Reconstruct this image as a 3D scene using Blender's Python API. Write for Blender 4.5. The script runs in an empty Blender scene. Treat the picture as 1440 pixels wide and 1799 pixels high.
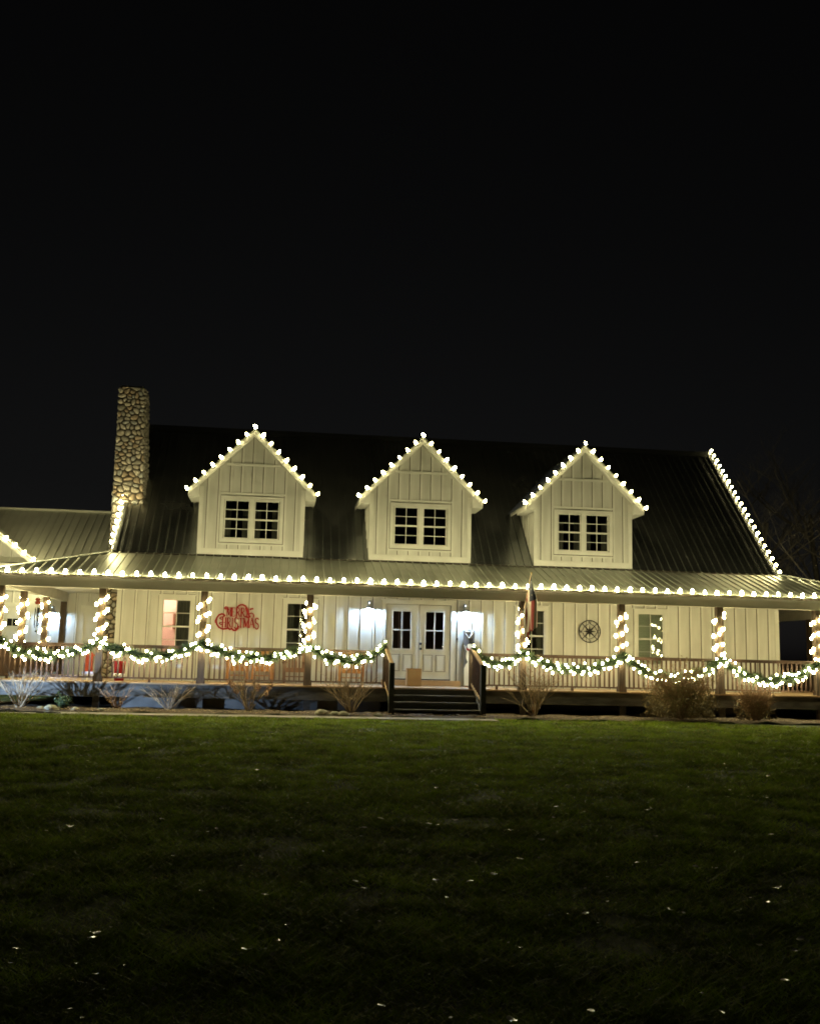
import bpy, math, random
import numpy as np
from mathutils import Vector, Matrix
random.seed(7)
RNG = np.random.default_rng(11)
S = bpy.context.scene
COL = S.collection
R = math.radians

# ------------------------------------------------------------------ camera
cam = bpy.data.objects.new('camera', bpy.data.cameras.new('camera'))
COL.objects.link(cam)
YAW, PIT, ROLL = .12295, .14259, .023435
fw = Vector((math.sin(YAW)*math.cos(PIT), math.cos(YAW)*math.cos(PIT), math.sin(PIT)))
rt = Vector((math.cos(YAW), -math.sin(YAW), 0))
up = rt.cross(fw)
r2 = rt*math.cos(ROLL) + up*math.sin(ROLL)
u2 = up*math.cos(ROLL) - rt*math.sin(ROLL)
m = Matrix((r2, u2, -fw)).transposed().to_4x4()
m.translation = (4.4295, -29.1227, .7063)
cam.matrix_world = m
cam.data.sensor_fit = 'HORIZONTAL'
cam.data.sensor_width = 36
cam.data.lens = 36*1813.1/1440
cam.data.clip_start = .05
cam.data.clip_end = 600
S.camera = cam

# ------------------------------------------------------------------ night sky and exposure
W = bpy.data.worlds.new('World'); S.world = W; W.use_nodes = True
wn = W.node_tree
sky = wn.nodes.new('ShaderNodeTexSky'); sky.sky_type = 'NISHITA'; sky.sun_disc = False
sky.sun_elevation = R(-4.5); sky.sun_rotation = R(0)
hs = wn.nodes.new('ShaderNodeHueSaturation'); hs.inputs['Saturation'].default_value = .12
wn.links.new(sky.outputs[0], hs.inputs['Color'])
wn.links.new(hs.outputs[0], wn.nodes['Background'].inputs[0])
wn.nodes['Background'].inputs[1].default_value = .045
sun = bpy.data.objects.new('moon_light', bpy.data.lights.new('moon_light', 'SUN'))
sun.data.energy = .004; sun.data.angle = R(.5); sun.data.color = (.85, .92, 1)
sun.rotation_euler = (R(50), 0, R(-30)); COL.objects.link(sun)
S.view_settings.view_transform = 'Standard'; S.view_settings.look = 'None'
S.view_settings.exposure = .2; S.view_settings.gamma = 1
S.cycles.use_denoising = True
S.cycles.filter_width = 1.75
S.cycles.sample_clamp_indirect = 4
S.cycles.max_bounces = 6; S.cycles.diffuse_bounces = 3; S.cycles.glossy_bounces = 3
S.cycles.transparent_max_bounces = 12
S.cycles.caustics_reflective = False; S.cycles.caustics_refractive = False

# ------------------------------------------------------------------ materials
def mat(name, col, rough=.6, metal=0, col2=None, scale=4, stretch=(1,1,1), bump=0, bscale=30, emit=None, es=0, spec=.4, rvar=0, detail=5):
    M = bpy.data.materials.new(name); M.use_nodes = True
    nt = M.node_tree; b = nt.nodes['Principled BSDF']
    b.inputs['Base Color'].default_value = (*col, 1)
    b.inputs['Roughness'].default_value = rough
    b.inputs['Metallic'].default_value = metal
    b.inputs['Specular IOR Level'].default_value = spec
    if col2 or bump or rvar:
        g = nt.nodes.new('ShaderNodeNewGeometry')
        mp = nt.nodes.new('ShaderNodeMapping'); mp.inputs['Scale'].default_value = stretch
        nt.links.new(g.outputs['Position'], mp.inputs[0])
    if col2 or rvar:
        n = nt.nodes.new('ShaderNodeTexNoise'); n.inputs['Scale'].default_value = scale; n.inputs['Detail'].default_value = detail
        nt.links.new(mp.outputs[0], n.inputs[0])
        if col2:
            cr = nt.nodes.new('ShaderNodeValToRGB')
            cr.color_ramp.elements[0].position = .34; cr.color_ramp.elements[1].position = .68
            cr.color_ramp.elements[0].color = (*col, 1); cr.color_ramp.elements[1].color = (*col2, 1)
            nt.links.new(n.outputs[0], cr.inputs[0]); nt.links.new(cr.outputs[0], b.inputs['Base Color'])
        if rvar:
            mr = nt.nodes.new('ShaderNodeMapRange'); mr.inputs[3].default_value = rough-rvar; mr.inputs[4].default_value = rough+rvar
            nt.links.new(n.outputs[0], mr.inputs[0]); nt.links.new(mr.outputs[0], b.inputs['Roughness'])
    if bump:
        n2 = nt.nodes.new('ShaderNodeTexNoise'); n2.inputs['Scale'].default_value = bscale; n2.inputs['Detail'].default_value = 3
        nt.links.new(mp.outputs[0], n2.inputs[0])
        bp = nt.nodes.new('ShaderNodeBump'); bp.inputs['Strength'].default_value = bump; bp.inputs['Distance'].default_value = .02
        nt.links.new(n2.outputs[0], bp.inputs['Height']); nt.links.new(bp.outputs[0], b.inputs['Normal'])
    if emit:
        b.inputs['Emission Color'].default_value = (*emit, 1); b.inputs['Emission Strength'].default_value = es
        M.cycles.emission_sampling = 'FRONT'
    return M

WARM = (1, .89, .45)
M_wall = mat('painted_siding', (.48,.475,.44), .6, col2=(.60,.595,.56), scale=1.4, stretch=(3,3,.5), bump=.12, bscale=60)
M_trim = mat('painted_trim', (.58,.575,.535), .55, col2=(.66,.655,.615), scale=2, bump=.05)
M_shade_gap = mat('shade_line_and_gap', (.10,.085,.06), .9)  # dark colour for painted shadow lines beside trim, and for the door gaps
M_beam = mat('painted_beam', (.50,.48,.42), .6, col2=(.60,.58,.51), scale=2.5, stretch=(.4,1,2), bump=.1, bscale=40)
M_roof = mat('roof_metal', (.30,.315,.31), .25, .94, col2=(.39,.40,.39), scale=1.3, rvar=.06)
M_proof = mat('porch_roof_metal', (.43,.45,.39), .42, .70, col2=(.53,.54,.47), scale=1.3, rvar=.06)
M_wroof = mat('galvanised_roof_metal', (.66,.66,.58), .55, .0, col2=(.74,.74,.66), scale=1.3, rvar=.06)
M_gut = mat('gutter_metal', (.13,.11,.09), .4, .3)
M_post = mat('cedar_post', (.065,.045,.032), .75, col2=(.12,.08,.052), scale=5, stretch=(4,4,.5), bump=.3, bscale=25)
M_rail = mat('stained_rail', (.08,.046,.032), .6, col2=(.125,.074,.05), scale=6, bump=.1)
M_deck = mat('deck_wood', (.42,.28,.17), .6, col2=(.55,.38,.23), scale=3, stretch=(.5,3,1), bump=.2)
M_step = mat('dark_stained_step', (.035,.035,.03), .7, col2=(.06,.055,.045), scale=4, bump=.2)
M_rim = mat('weathered_rim_board', (.08,.075,.068), .8, col2=(.19,.183,.172), scale=2.2, stretch=(1,1,4), bump=.3, bscale=18)
M_conc = mat('concrete', (.22,.205,.18), .85, col2=(.32,.30,.265), scale=3, bump=.25, bscale=60)
M_fnd = mat('foundation_block', (.12,.12,.12), .9, col2=(.19,.19,.19), scale=3, bump=.3, bscale=40)
M_dark = mat('dark_interior', (.09,.08,.07), .9)
M_int = mat('interior_wall', (.20,.16,.13), .9)
M_pink = mat('interior_pink_wall', (.88,.66,.58), .8)
M_curt = mat('curtain', (.13,.11,.10), .9, col2=(.24,.21,.18), scale=6, stretch=(8,1,.3))
M_blind = mat('blind', (.68,.67,.54), .7, col2=(.74,.73,.60), scale=2, stretch=(1,1,40))
M_hw = mat('dark_metal', (.02,.02,.02), .35, .6)
M_lamp = mat('lamp_shade_metal', (.30,.31,.33), .4, .3)
M_mort = mat('mortar', (.085,.075,.06), .95, col2=(.13,.115,.095), scale=20, bump=.4)
M_st = [mat('stone_%d'%i, c, .8, col2=c2, scale=14, bump=.35, bscale=50) for i,(c,c2) in enumerate([
    ((.42,.37,.30),(.56,.50,.42)), ((.26,.24,.21),(.38,.35,.30)), ((.44,.40,.34),(.58,.53,.46)), ((.32,.25,.18),(.44,.35,.26)), ((.30,.30,.29),(.42,.41,.38))])]
M_wire = mat('light_wire', (.25,.27,.2), .6)
M_sock = mat('bulb_socket', (.03,.06,.03), .5)
M_bulb = mat('warm_bulb', (1,.9,.7), .4, emit=WARM, es=185)
M_dbulb = [mat('rake_bulb_%d'%i, (1,.9,.7), .4, emit=(1,.87,.41), es=e_) for i,e_ in enumerate((100,125,75,38))]
M_bulb2 = mat('warm_bulb_dim', (1,.9,.7), .4, emit=(1,.86,.40), es=120)
M_bulb3 = mat('warm_bulb_bright', (1,.9,.7), .4, emit=(1,.91,.50), es=250)
M_pbulb = mat('post_bulb', (1,.9,.7), .4, emit=(1,.87,.41), es=92)
M_gbulb = mat('garland_bulb', (1,.95,.85), .4, emit=(1,.89,.48), es=80)
M_cool = mat('cool_bulb', (1,1,1), .4, emit=(.46,.69,1), es=3000)
M_room = mat('room_bulb', (1,1,1), .4, emit=(1,.72,.55), es=330)
M_hall = mat('added_hall_bulb', (1,1,1), .4, emit=(1,.75,.55), es=70)
M_pine = mat('pine_needles', (.035,.06,.024), .6, col2=(.07,.105,.045), scale=8)
M_red = mat('red_paint', (.24,.002,.003), .55, col2=(.31,.003,.004), scale=8)
M_black = mat('black_iron', (.018,.016,.015), .5, .3)
M_card = mat('cardboard', (.36,.23,.12), .8, col2=(.42,.28,.15), scale=3, bump=.08)
M_tape = mat('packing_tape', (.42,.30,.17), .25)
M_owood = mat('oiled_wood', (.36,.16,.05), .5, col2=(.48,.23,.08), scale=5, stretch=(3,3,.6), bump=.1)
M_bwood = mat('brown_wood', (.14,.07,.04), .55, col2=(.22,.11,.06), scale=5, bump=.1)
M_twig = mat('dry_stem', (.26,.19,.12), .8, col2=(.40,.31,.21), scale=9)
M_twig2 = mat('red_stem', (.26,.16,.10), .8, col2=(.38,.25,.16), scale=9)
M_leafd = mat('dull_leaf', (.25,.20,.11), .6, col2=(.38,.31,.18), scale=9)
M_leafg = mat('green_leaf', (.05,.075,.02), .5, col2=(.08,.11,.04), scale=9)
M_flow = mat('dried_flower', (.32,.17,.10), .8, col2=(.45,.28,.17), scale=20)
M_bark = mat('bark', (.10,.085,.07), .9, col2=(.16,.14,.115), scale=6)
M_rock = mat('garden_rock', (.24,.24,.17), .85, col2=(.36,.34,.26), scale=8, bump=.4)
M_gift = mat('blue_grey_wrap', (.45,.45,.62), .4)
M_orange = mat('orange_red_paint', (.40,.06,.025), .5)
M_white = mat('white_paint', (.8,.8,.78), .5)
M_grey = mat('grey_board', (.10,.10,.115), .6, col2=(.15,.15,.17), scale=6, stretch=(6,1,1))
M_fred = mat('flag_red', (.24,.03,.025), .7); M_fwh = mat('flag_white', (.50,.44,.38), .7); M_fbl = mat('flag_blue', (.010,.012,.03), .7)
M_brass = mat('brass', (.55,.42,.2), .3, .8)
M_soil = mat('mulch', (.05,.036,.025), .95, col2=(.13,.095,.06), scale=14, bump=.6, bscale=60)
M_lawn = mat('lawn_soil', (.03,.046,.007), .95, col2=(.06,.09,.013), scale=1.6, bump=.6, bscale=80)
M_pale = mat('pale_leaf', (.62,.56,.45), .16, col2=(.80,.76,.66), scale=30, spec=1.0)
M_litter = mat('leaf_litter', (.16,.10,.05), .7, col2=(.38,.27,.15), scale=25)

def glass_mat():
    M = bpy.data.materials.new('window_glass'); M.use_nodes = True
    nt = M.node_tree; nt.nodes.clear()
    o = nt.nodes.new('ShaderNodeOutputMaterial'); mx = nt.nodes.new('ShaderNodeMixShader')
    t = nt.nodes.new('ShaderNodeBsdfTransparent'); t.inputs[0].default_value = (.8,.84,.82,1)
    g = nt.nodes.new('ShaderNodeBsdfGlossy'); g.inputs['Roughness'].default_value = .03
    f = nt.nodes.new('ShaderNodeFresnel'); f.inputs[0].default_value = 1.6
    nt.links.new(f.outputs[0], mx.inputs[0]); nt.links.new(t.outputs[0], mx.inputs[1]); nt.links.new(g.outputs[0], mx.inputs[2])
    nt.links.new(mx.outputs[0], o.inputs[0]); return M
M_glass = glass_mat()

def grass_mat():
    M = bpy.data.materials.new('grass_blade'); M.use_nodes = True
    nt = M.node_tree; b = nt.nodes['Principled BSDF']
    g = nt.nodes.new('ShaderNodeNewGeometry'); n = nt.nodes.new('ShaderNodeTexNoise'); n.inputs['Scale'].default_value = 1.8; n.inputs['Detail'].default_value = 9; n.inputs['Roughness'].default_value = .72
    nt.links.new(g.outputs['Position'], n.inputs[0])
    cr = nt.nodes.new('ShaderNodeValToRGB')
    cr.color_ramp.elements[0].position = .38; cr.color_ramp.elements[1].position = .62
    cr.color_ramp.elements[0].color = (.065,.095,.008,1); cr.color_ramp.elements[1].color = (.27,.40,.024,1)
    nt.links.new(n.outputs[0], cr.inputs[0])
    mx = nt.nodes.new('ShaderNodeMix'); mx.data_type = 'RGBA'
    mp = nt.nodes.new('ShaderNodeMapRange'); mp.inputs[1].default_value = .74; mp.inputs[2].default_value = 1
    nt.links.new(g.outputs['Random Per Island'], mp.inputs[0]); nt.links.new(mp.outputs[0], mx.inputs[0])
    nt.links.new(cr.outputs[0], mx.inputs[6]); mx.inputs[7].default_value = (.27,.25,.065,1)
    nt.links.new(mx.outputs[2], b.inputs['Base Color'])
    b.inputs['Roughness'].default_value = .5; b.inputs['Specular IOR Level'].default_value = .12
    tl = nt.nodes.new('ShaderNodeBsdfTranslucent'); nt.links.new(mx.outputs[2], tl.inputs[0])
    ms = nt.nodes.new('ShaderNodeMixShader'); ms.inputs[0].default_value = .40
    nt.links.new(b.outputs[0], ms.inputs[1]); nt.links.new(tl.outputs[0], ms.inputs[2])
    nt.links.new(ms.outputs[0], nt.nodes['Material Output'].inputs[0])
    return M
M_grass = grass_mat()

# ------------------------------------------------------------------ helpers
WP = {}          # world position of every object (no rotated parents)
def link(o, parent, w):
    COL.objects.link(o)
    w = Vector(w); WP[o.name] = w
    if parent is not None:
        o.parent = parent; o.location = w - WP[parent.name]
    else: o.location = w
    return o
def tag(o, label=None, cat=None, group=None, kind=None):
    if label: o['label'] = label
    if cat: o['category'] = cat
    if group: o['group'] = group
    if kind: o['kind'] = kind
    return o
def thing(name, loc, label, cat, group=None):
    o = bpy.data.objects.new(name, None); o.empty_display_size = .2
    link(o, None, loc); return tag(o, label, cat, group)
class MB:
    def __init__(s): s.v = []; s.f = []; s.mi = []
    def add(s, vs, fs, mi=0):
        n = len(s.v); s.v += [tuple(p) for p in vs]; s.f += [tuple(i+n for i in f) for f in fs]; s.mi += [mi]*len(fs); return s
    def box(s, x0, x1, y0, y1, z0, z1, mi=0):
        return s.add([(x0,y0,z0),(x1,y0,z0),(x1,y1,z0),(x0,y1,z0),(x0,y0,z1),(x1,y0,z1),(x1,y1,z1),(x0,y1,z1)],
            [(3,2,1,0),(4,5,6,7),(0,1,5,4),(1,2,6,5),(2,3,7,6),(3,0,4,7)], mi)
    def bar(s, p, q, w, h, ref=(0,0,1), mi=0):
        p, q = Vector(p), Vector(q); d = (q-p).normalized(); a = d.cross(Vector(ref))
        if a.length < 1e-4: a = d.cross(Vector((0,1,0)))
        a.normalize(); b = a.cross(d); a *= w/2; b *= h/2
        vs = [p-a-b, p+a-b, p+a+b, p-a+b, q-a-b, q+a-b, q+a+b, q-a+b]
        return s.add(vs, [(0,1,2,3),(7,6,5,4),(4,5,1,0),(5,6,2,1),(6,7,3,2),(7,4,0,3)], mi)
    def tube(s, pts, r, n=6, mi=0):
        pts = [Vector(p) for p in pts]; rs = r if isinstance(r, (list,tuple)) else [r]*len(pts)
        base = len(s.v); k = len(pts)
        for i, p in enumerate(pts):
            d = (pts[min(i+1,k-1)] - pts[max(i-1,0)]).normalized()
            a = d.cross(Vector((.13,.21,.97))); 
            if a.length < 1e-3: a = d.cross(Vector((1,0,0)))
            a.normalize(); b = d.cross(a)
            for j in range(n):
                t = 2*math.pi*j/n; s.v.append(tuple(p + a*math.cos(t)*rs[i] + b*math.sin(t)*rs[i]))
        for i in range(k-1):
            for j in range(n):
                s.f.append((base+i*n+j, base+i*n+(j+1)%n, base+(i+1)*n+(j+1)%n, base+(i+1)*n+j)); s.mi.append(mi)
        s.f.append(tuple(base+j for j in range(n))[::-1]); s.mi.append(mi)
        s.f.append(tuple(base+(k-1)*n+j for j in range(n))); s.mi.append(mi)
        return s
    def lathe(s, prof, c=(0,0,0), n=10, mi=0):
        base = len(s.v); c = Vector(c)
        for r, z in prof:
            for j in range(n):
                t = 2*math.pi*j/n; s.v.append((c.x+r*math.cos(t), c.y+r*math.sin(t), c.z+z))
        for i in range(len(prof)-1):
            for j in range(n):
                s.f.append((base+i*n+j, base+i*n+(j+1)%n, base+(i+1)*n+(j+1)%n, base+(i+1)*n+j)); s.mi.append(mi)
        return s
    def prism(s, poly, y0, y1, mi=0):      # poly of (x,z), counter-clockwise seen from -y
        n = len(poly)
        vs = [(x,y0,z) for x,z in poly] + [(x,y1,z) for x,z in poly]
        return s.add(vs, [tuple(range(n)), tuple(range(2*n-1,n-1,-1))] + [(i+n, (i+1)%n+n, (i+1)%n, i) for i in range(n)], mi)
    def mesh(s, name, mats, center=True, smooth=False):
        v = np.array(s.v, float)
        c = (v.min(0)+v.max(0))/2 if center is True else (np.array(center, float) if center is not False else np.zeros(3))
        me = bpy.data.meshes.new(name); me.from_pydata((v-c).tolist(), [], s.f)
        for M in (mats if isinstance(mats,(list,tuple)) else [mats]): me.materials.append(M)
        if any(s.mi): me.polygons.foreach_set('material_index', s.mi)
        if smooth: me.polygons.foreach_set('use_smooth', [True]*len(me.polygons))
        me.update(); return me, c
    def build(s, name, mats, parent=None, smooth=False):
        me, c = s.mesh(name, mats, True, smooth)
        return link(bpy.data.objects.new(name, me), parent, c)
def inst(name, me, parent, loc, rot=None, scale=None):
    o = bpy.data.objects.new(name, me); link(o, parent, loc)
    if rot: o.rotation_euler = rot
    if scale: o.scale = scale
    return o
UB = {}
def piece(name, M, parent, x0, x1, y0, y1, z0, z1):      # a box that shares one unit mesh per material
    if M.name not in UB: UB[M.name] = MB().box(-.5,.5,-.5,.5,-.5,.5).mesh('unit_'+M.name, M, False)[0]
    return inst(name, UB[M.name], parent, ((x0+x1)/2,(y0+y1)/2,(z0+z1)/2), None, (x1-x0,y1-y0,z1-z0))

# ------------------------------------------------------------------ ground
GZ = -.68
def ground_z(x, y):
    t = np.clip((-4.8-np.asarray(y,float))/24, 0, 3)
    return GZ - .02 - .42*t**1.4 + .025*np.sin(np.asarray(x)*.55+1)*np.sin(np.asarray(y)*.47)*np.clip(t*4,0,1)
def grid_sheet(name, xs, ys, zf, M, kind='structure', label=None):
    X, Y = np.meshgrid(xs, ys); Z = zf(X, Y)
    v = np.stack([X,Y,Z],-1).reshape(-1,3); nx = len(xs)
    f = [(j*nx+i, j*nx+i+1, (j+1)*nx+i+1, (j+1)*nx+i) for j in range(len(ys)-1) for i in range(nx-1)]
    me = bpy.data.meshes.new(name); me.from_pydata(v.tolist(), [], f); me.materials.append(M)
    me.polygons.foreach_set('use_smooth', [True]*len(f))
    o = bpy.data.objects.new(name, me); link(o, None, (0,0,0)); o['kind'] = kind
    if label: o['label'] = label
    return o
xs = np.concatenate([[-300,-150,-80,-50,-35], np.arange(-25,41,1.), [50,70,110,200,320]])
ys = np.concatenate([[-150,-90,-60,-45], np.arange(-36,11,.75), [14,20,30,50,90,160,300]])
grid_sheet('lawn', xs, ys, ground_z, M_lawn, label='dark grass lawn sloping gently in front of the porch')
grid_sheet('flower_bed', np.arange(-9,24,.25), np.arange(-3.9,.1,.2),
    lambda X,Y: GZ+.02+.035*np.sin(X*5.1+Y*3)*np.sin(Y*6.3+X)+.03*(Y>-3.7), M_soil, label='brown mulch bed with leaf litter along the deck')
p = MB().box(-9,9.7,-4.72,-3.92,GZ-.1,GZ+.012).build('path', M_conc); tag(p, 'pale concrete walkway leading to the porch steps', kind='structure')

# grass blades, denser where they show larger
def grass(n):
    cx, cy = 4.43, -29.12
    d = np.where(RNG.random(n) < .42, np.exp(RNG.uniform(math.log(2.2), math.log(27), n)), 2.2+24.8*RNG.random(n)**.62); a = YAW + RNG.uniform(-.56,.56,n)
    x = cx + d*np.sin(a); y = cy + d*np.cos(a)
    onp = (x < 9.7) & (y > -4.76+.10*np.sin(x*7)+.06*np.sin(x*19)) ; lim = (y > -3.95+.1*np.sin(x*5)+.06*np.sin(x*17))
    pat = np.sin(x*1.9+1.3*np.sin(y*1.1+.7))*np.sin(y*2.3+1.1*np.sin(x*1.4))+.6*np.sin(x*5.3+y*3.1)*np.sin(y*4.7-x*2.2)
    k = ~(onp | lim) & ~((pat < -.75) & (RNG.random(n) < .75)); x, y, d = x[k], y[k], d[k]; n = len(x)
    z = ground_z(x, y) - .004
    clump = .5+.5*np.sin(x*2.3+np.sin(y*1.7)*2)*np.sin(y*2.9+np.sin(x*1.3)*2)
    h = (.02+.055*RNG.random(n)**1.8)*(.55+.8*clump); w = np.maximum(.0035, .00055*d)*RNG.uniform(.7,1.4,n)
    t = RNG.uniform(0, 2*math.pi, n); l = RNG.uniform(0, 2*math.pi, n); le = h*RNG.uniform(.8,2.8,n)
    v = np.empty((n,3,3))
    v[:,0] = np.stack([x-np.cos(t)*w, y-np.sin(t)*w, z],-1); v[:,1] = np.stack([x+np.cos(t)*w, y+np.sin(t)*w, z],-1)
    v[:,2] = np.stack([x+np.cos(l)*le, y+np.sin(l)*le, z+h],-1)
    me = bpy.data.meshes.new('grass'); me.vertices.add(3*n); me.vertices.foreach_set('co', v.reshape(-1))
    me.loops.add(3*n); me.loops.foreach_set('vertex_index', np.arange(3*n))
    me.polygons.add(n); me.polygons.foreach_set('loop_start', np.arange(n)*3); me.polygons.foreach_set('loop_total', np.full(n,3))
    me.materials.append(M_grass); me.update(calc_edges=True)
    o = bpy.data.objects.new('grass', me); link(o, None, (0,0,0))
    tag(o, 'short green winter grass covering the front lawn', 'grass', kind='stuff')
grass(820000)

# ------------------------------------------------------------------ farmhouse
H = thing('farmhouse', (9.5,0,GZ), 'white board and batten farmhouse with three dormers and wraparound porch', 'house')
XL, XR, DP, PY = 0., 19.1, -2.47, -2.297
ZC = 2.62                                    # porch ceiling
# openings in the front wall: (x0, x1, z0, z1)
DOOR = (7.41, 9.275, .19, 2.27)
WINS = [(1.228,2.014), (4.617,5.403), (11.226,12.012), (14.758,15.56)]
ops = [(a,b,.72,2.225) for a,b in WINS] + [DOOR]; ops.sort()
wm = MB(); x = XL
for (a,b,z0,z1) in ops:
    wm.box(x,a,0,.15,-.7,3.4); wm.box(a,b,0,.15,-.7,z0); wm.box(a,b,0,.15,z1,3.4); x = b
wm.box(x,XR,0,.15,-.7,3.4)
wall = wm.build('wall', M_wall, H)
gw = MB()                                   # gable end walls and back wall
for X0, X1 in ((XL,XL+.15),(XR-.15,XR)):
    gw.add([(X0,.155,-.7),(X0,8.6,-.7),(X0,8.6,3.4),(X0,4.39,7.75),(X0,.155,3.6),(X1,.155,-.7),(X1,8.6,-.7),(X1,8.6,3.4),(X1,4.39,7.75),(X1,.155,3.6)],
        [(0,1,2,3,4),(9,8,7,6,5),(0,5,6,1),(1,6,7,2),(2,7,8,3),(3,8,9,4),(4,9,5,0)])
gw.box(XL+.16,XR-.16,8.45,8.6,-.7,3.4)
gw.build('gable_wall', M_wall, H)
def blocked(x, rects, pad):
    return [(z0,z1) for a,b,z0,z1 in rects if a-pad < x < b+pad]
def battens(parent, y, x0, x1, zb, zt, step, rects, w=.05, t=.034, pad=.13, M=None):
    x = x0
    while x < x1:
        top = zt(x) if callable(zt) else zt
        segs = [(zb, top)]
        for (a,b) in blocked(x, rects, pad):
            segs = [s for lo,hi in segs for s in ((lo,min(hi,a)),(max(lo,b),hi)) if s[1]-s[0] > .04]
        for lo,hi in segs:
            piece('batten', M or M_trim, parent, x-w/2, x+w/2, y-t, y+.002, lo, hi)
            piece('batten_shade_strip', M_shade_gap, parent, x-w/2-.019, x-w/2-.001, y-.004, y+.002, lo, hi)  # dark strip painted in as the batten's side shadow
        x += step
battens(wall, 0, .17, XR-.1, .0, 2.6, .345, [(a-.12,b+.12,z0-.12,z1+.13) for a,b,z0,z1 in ops], pad=.01)
for a in (XL, XR-.12): piece('corner_board', M_trim, wall, a, a+.12, -.028, -.001, -.1, 2.6)

def window(parent, xc, y, w, z0, z1, cols, rows, name='window', fr=.05, casing=.1, behind=None):
    m = MB(); x0, x1 = xc-w/2, xc+w/2
    c = casing                                  # casing around the opening
    m.box(x0-c,x0,y-.045,y+.02,z0-c,z1+c); m.box(x1,x1+c,y-.045,y+.02,z0-c,z1+c)
    m.box(x0,x1,y-.045,y+.02,z1,z1+c); m.box(x0,x1,y-.06,y+.02,z0-c,z0)
    m.box(x0-c-.03,x1+c+.03,y-.06,y+.015,z1+c+.002,z1+c+.03)
    # sash frame
    f = .035
    m.box(x0,x0+f,y-.02,y+.05,z0,z1); m.box(x1-f,x1,y-.02,y+.05,z0,z1); m.box(x0+f,x1-f,y-.02,y+.05,z1-f,z1); m.box(x0+f,x1-f,y-.02,y+.05,z0,z0+f)
    zm = (z0+z1)/2; m.box(x0+f,x1-f,y-.03,y+.045,zm-.022,zm+.022)
    for i in range(1,cols):
        xx = x0+f+(w-2*f)*i/cols
        m.box(xx-.009,xx+.009,y-.008,y+.03,z0+f,zm-.022); m.box(xx-.009,xx+.009,y-.008,y+.03,zm+.022,z1-f)
    for lo,hi in ((z0+f,zm-.022),(zm+.022,z1-f)):
        for j in range(1,rows//2):
            zz = lo+(hi-lo)*j/(rows//2)
            for i in range(cols):
                xa = x0+f+(w-2*f)*i/cols + (.009 if i else 0); xb = x0+f+(w-2*f)*(i+1)/cols - (.009 if i<cols-1 else 0)
                m.box(xa,xb,y-.0075,y+.0295,zz-.009,zz+.009)
    o = m.build(name, M_trim, parent)
    if c > .01:
        for (g0,g1,h0,h1) in ((x0-c-.013,x0-c-.001,z0-c,z1+c),(x1+c+.001,x1+c+.013,z0-c,z1+c),(x0-c,x1+c,z1+c+.033,z1+c+.045)): piece('casing_shade_strip', M_shade_gap, o, g0,g1,y-.006,y+.001,h0,h1)  # shadow lines round the casing, painted as dark strips
    for i in range(cols):
        xa = x0+f+(w-2*f)*i/cols; xb = x0+f+(w-2*f)*(i+1)/cols
        for lo,hi in ((z0+f,zm-.022),(zm+.022,z1-f)):
            for j in range(rows//2):
                za = lo+(hi-lo)*j/(rows//2); zb = lo+(hi-lo)*(j+1)/(rows//2)
                pn = piece('pane', M_glass, o, xa,xb,y+.012,y+.016,za,zb)
                pn.rotation_euler = (random.uniform(-.012,.012),0,random.uniform(-.012,.012))
    return o
def room(x0,x1,y0,y1,z0,z1,M,parent,name='room'):
    m = MB(); m.box(x0,x1,y0,y1,z0,z1); m.f = [f for i,f in enumerate(m.f) if i != 2]; m.mi = [0]*5
    return m.build(name, M, parent)
for i,(a,b) in enumerate(WINS):
    wo = window(H, (a+b)/2, 0, b-a, .72, 2.225, 2, 4)
    r_ = room(a-.5,b+.5,.152,2.2,.2,2.6, M_pink if i==0 else M_int, H)
    if i == 0:
        tag(wo, 'window glowing pink from a lit room')
        c = MB()
        for k in range(9): c.box(1.60+k*.045,1.645+k*.045,.07+.015*(k%2),.09+.015*(k%2),.70,2.24)
        c.build('curtain', M_curt, wo)
        lb = MB().lathe([(.001,-.09),(.08,-.05),(.09,0),(.06,.07),(.001,.09)], (.95,1.3,2.48), 10).build('room_lamp', M_room, r_, True)
        pic = MB().box(1.32,1.50,2.12,2.16,1.45,1.95).build('picture', M_bwood, r_)
    elif i == 3:
        c = MB()
        z = .72
        while z < 2.2: c.box(a-.02,b+.02,.06,.085,z,z+.042); z += .046
        tag(c.build('blind', M_blind, wo), 'drawn pale blind')
    else:
        c = MB()
        for k in range(5): c.box(a-.02+k*.05,a+.03+k*.05,.08+.015*(k%2),.1+.015*(k%2),.70,2.24); c.box(b-.23+k*.05,b-.18+k*.05,.08+.015*(k%2),.1+.015*(k%2),.70,2.24)
        c.build('curtain', M_curt, wo)
# double front door
x0,x1,z0,z1 = DOOR; c = .1
m = MB(); m.box(x0-c,x0,-.045,.02,z0-.19,z1+c); m.box(x1,x1+c,-.045,.02,z0-.19,z1+c); m.box(x0,x1,-.045,.02,z1,z1+c); m.box(x0-c-.04,x1+c+.04,-.06,.015,z1+c+.002,z1+c+.035)
m.build('door_frame', M_trim, H)
hall = room(x0-.6,x1+.6,.152,4,.1,2.6,M_int,H)
MB().box(7.98,8.12,1.6,1.75,.12,2.2).build('newel_column', M_pink, hall)
MB().box(7.3,7.9,2.2,2.6,.12,1.15).build('cabinet', M_bwood, hall)
for k in range(5): MB().box(8.45,9.25,2.6-.1*k,2.9,.4+.3*k,.43+.3*k).build('shelf', M_bwood, hall)
MB().lathe([(.001,-.05),(.05,0),(.001,.05)], (7.2,2.6,1.6), 8).build('added_hall_lamp', M_hall, hall, True)  # unseen lamp added to brighten the hall behind the door glass
piece('threshold', M_hw, H, x0,x1,-.03,.12,z0-.03,z0-.002)
MB().box(x0-.1,x1+.25,-.30,-.05,.002,.155).build('door_step', M_deck, H)
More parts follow.
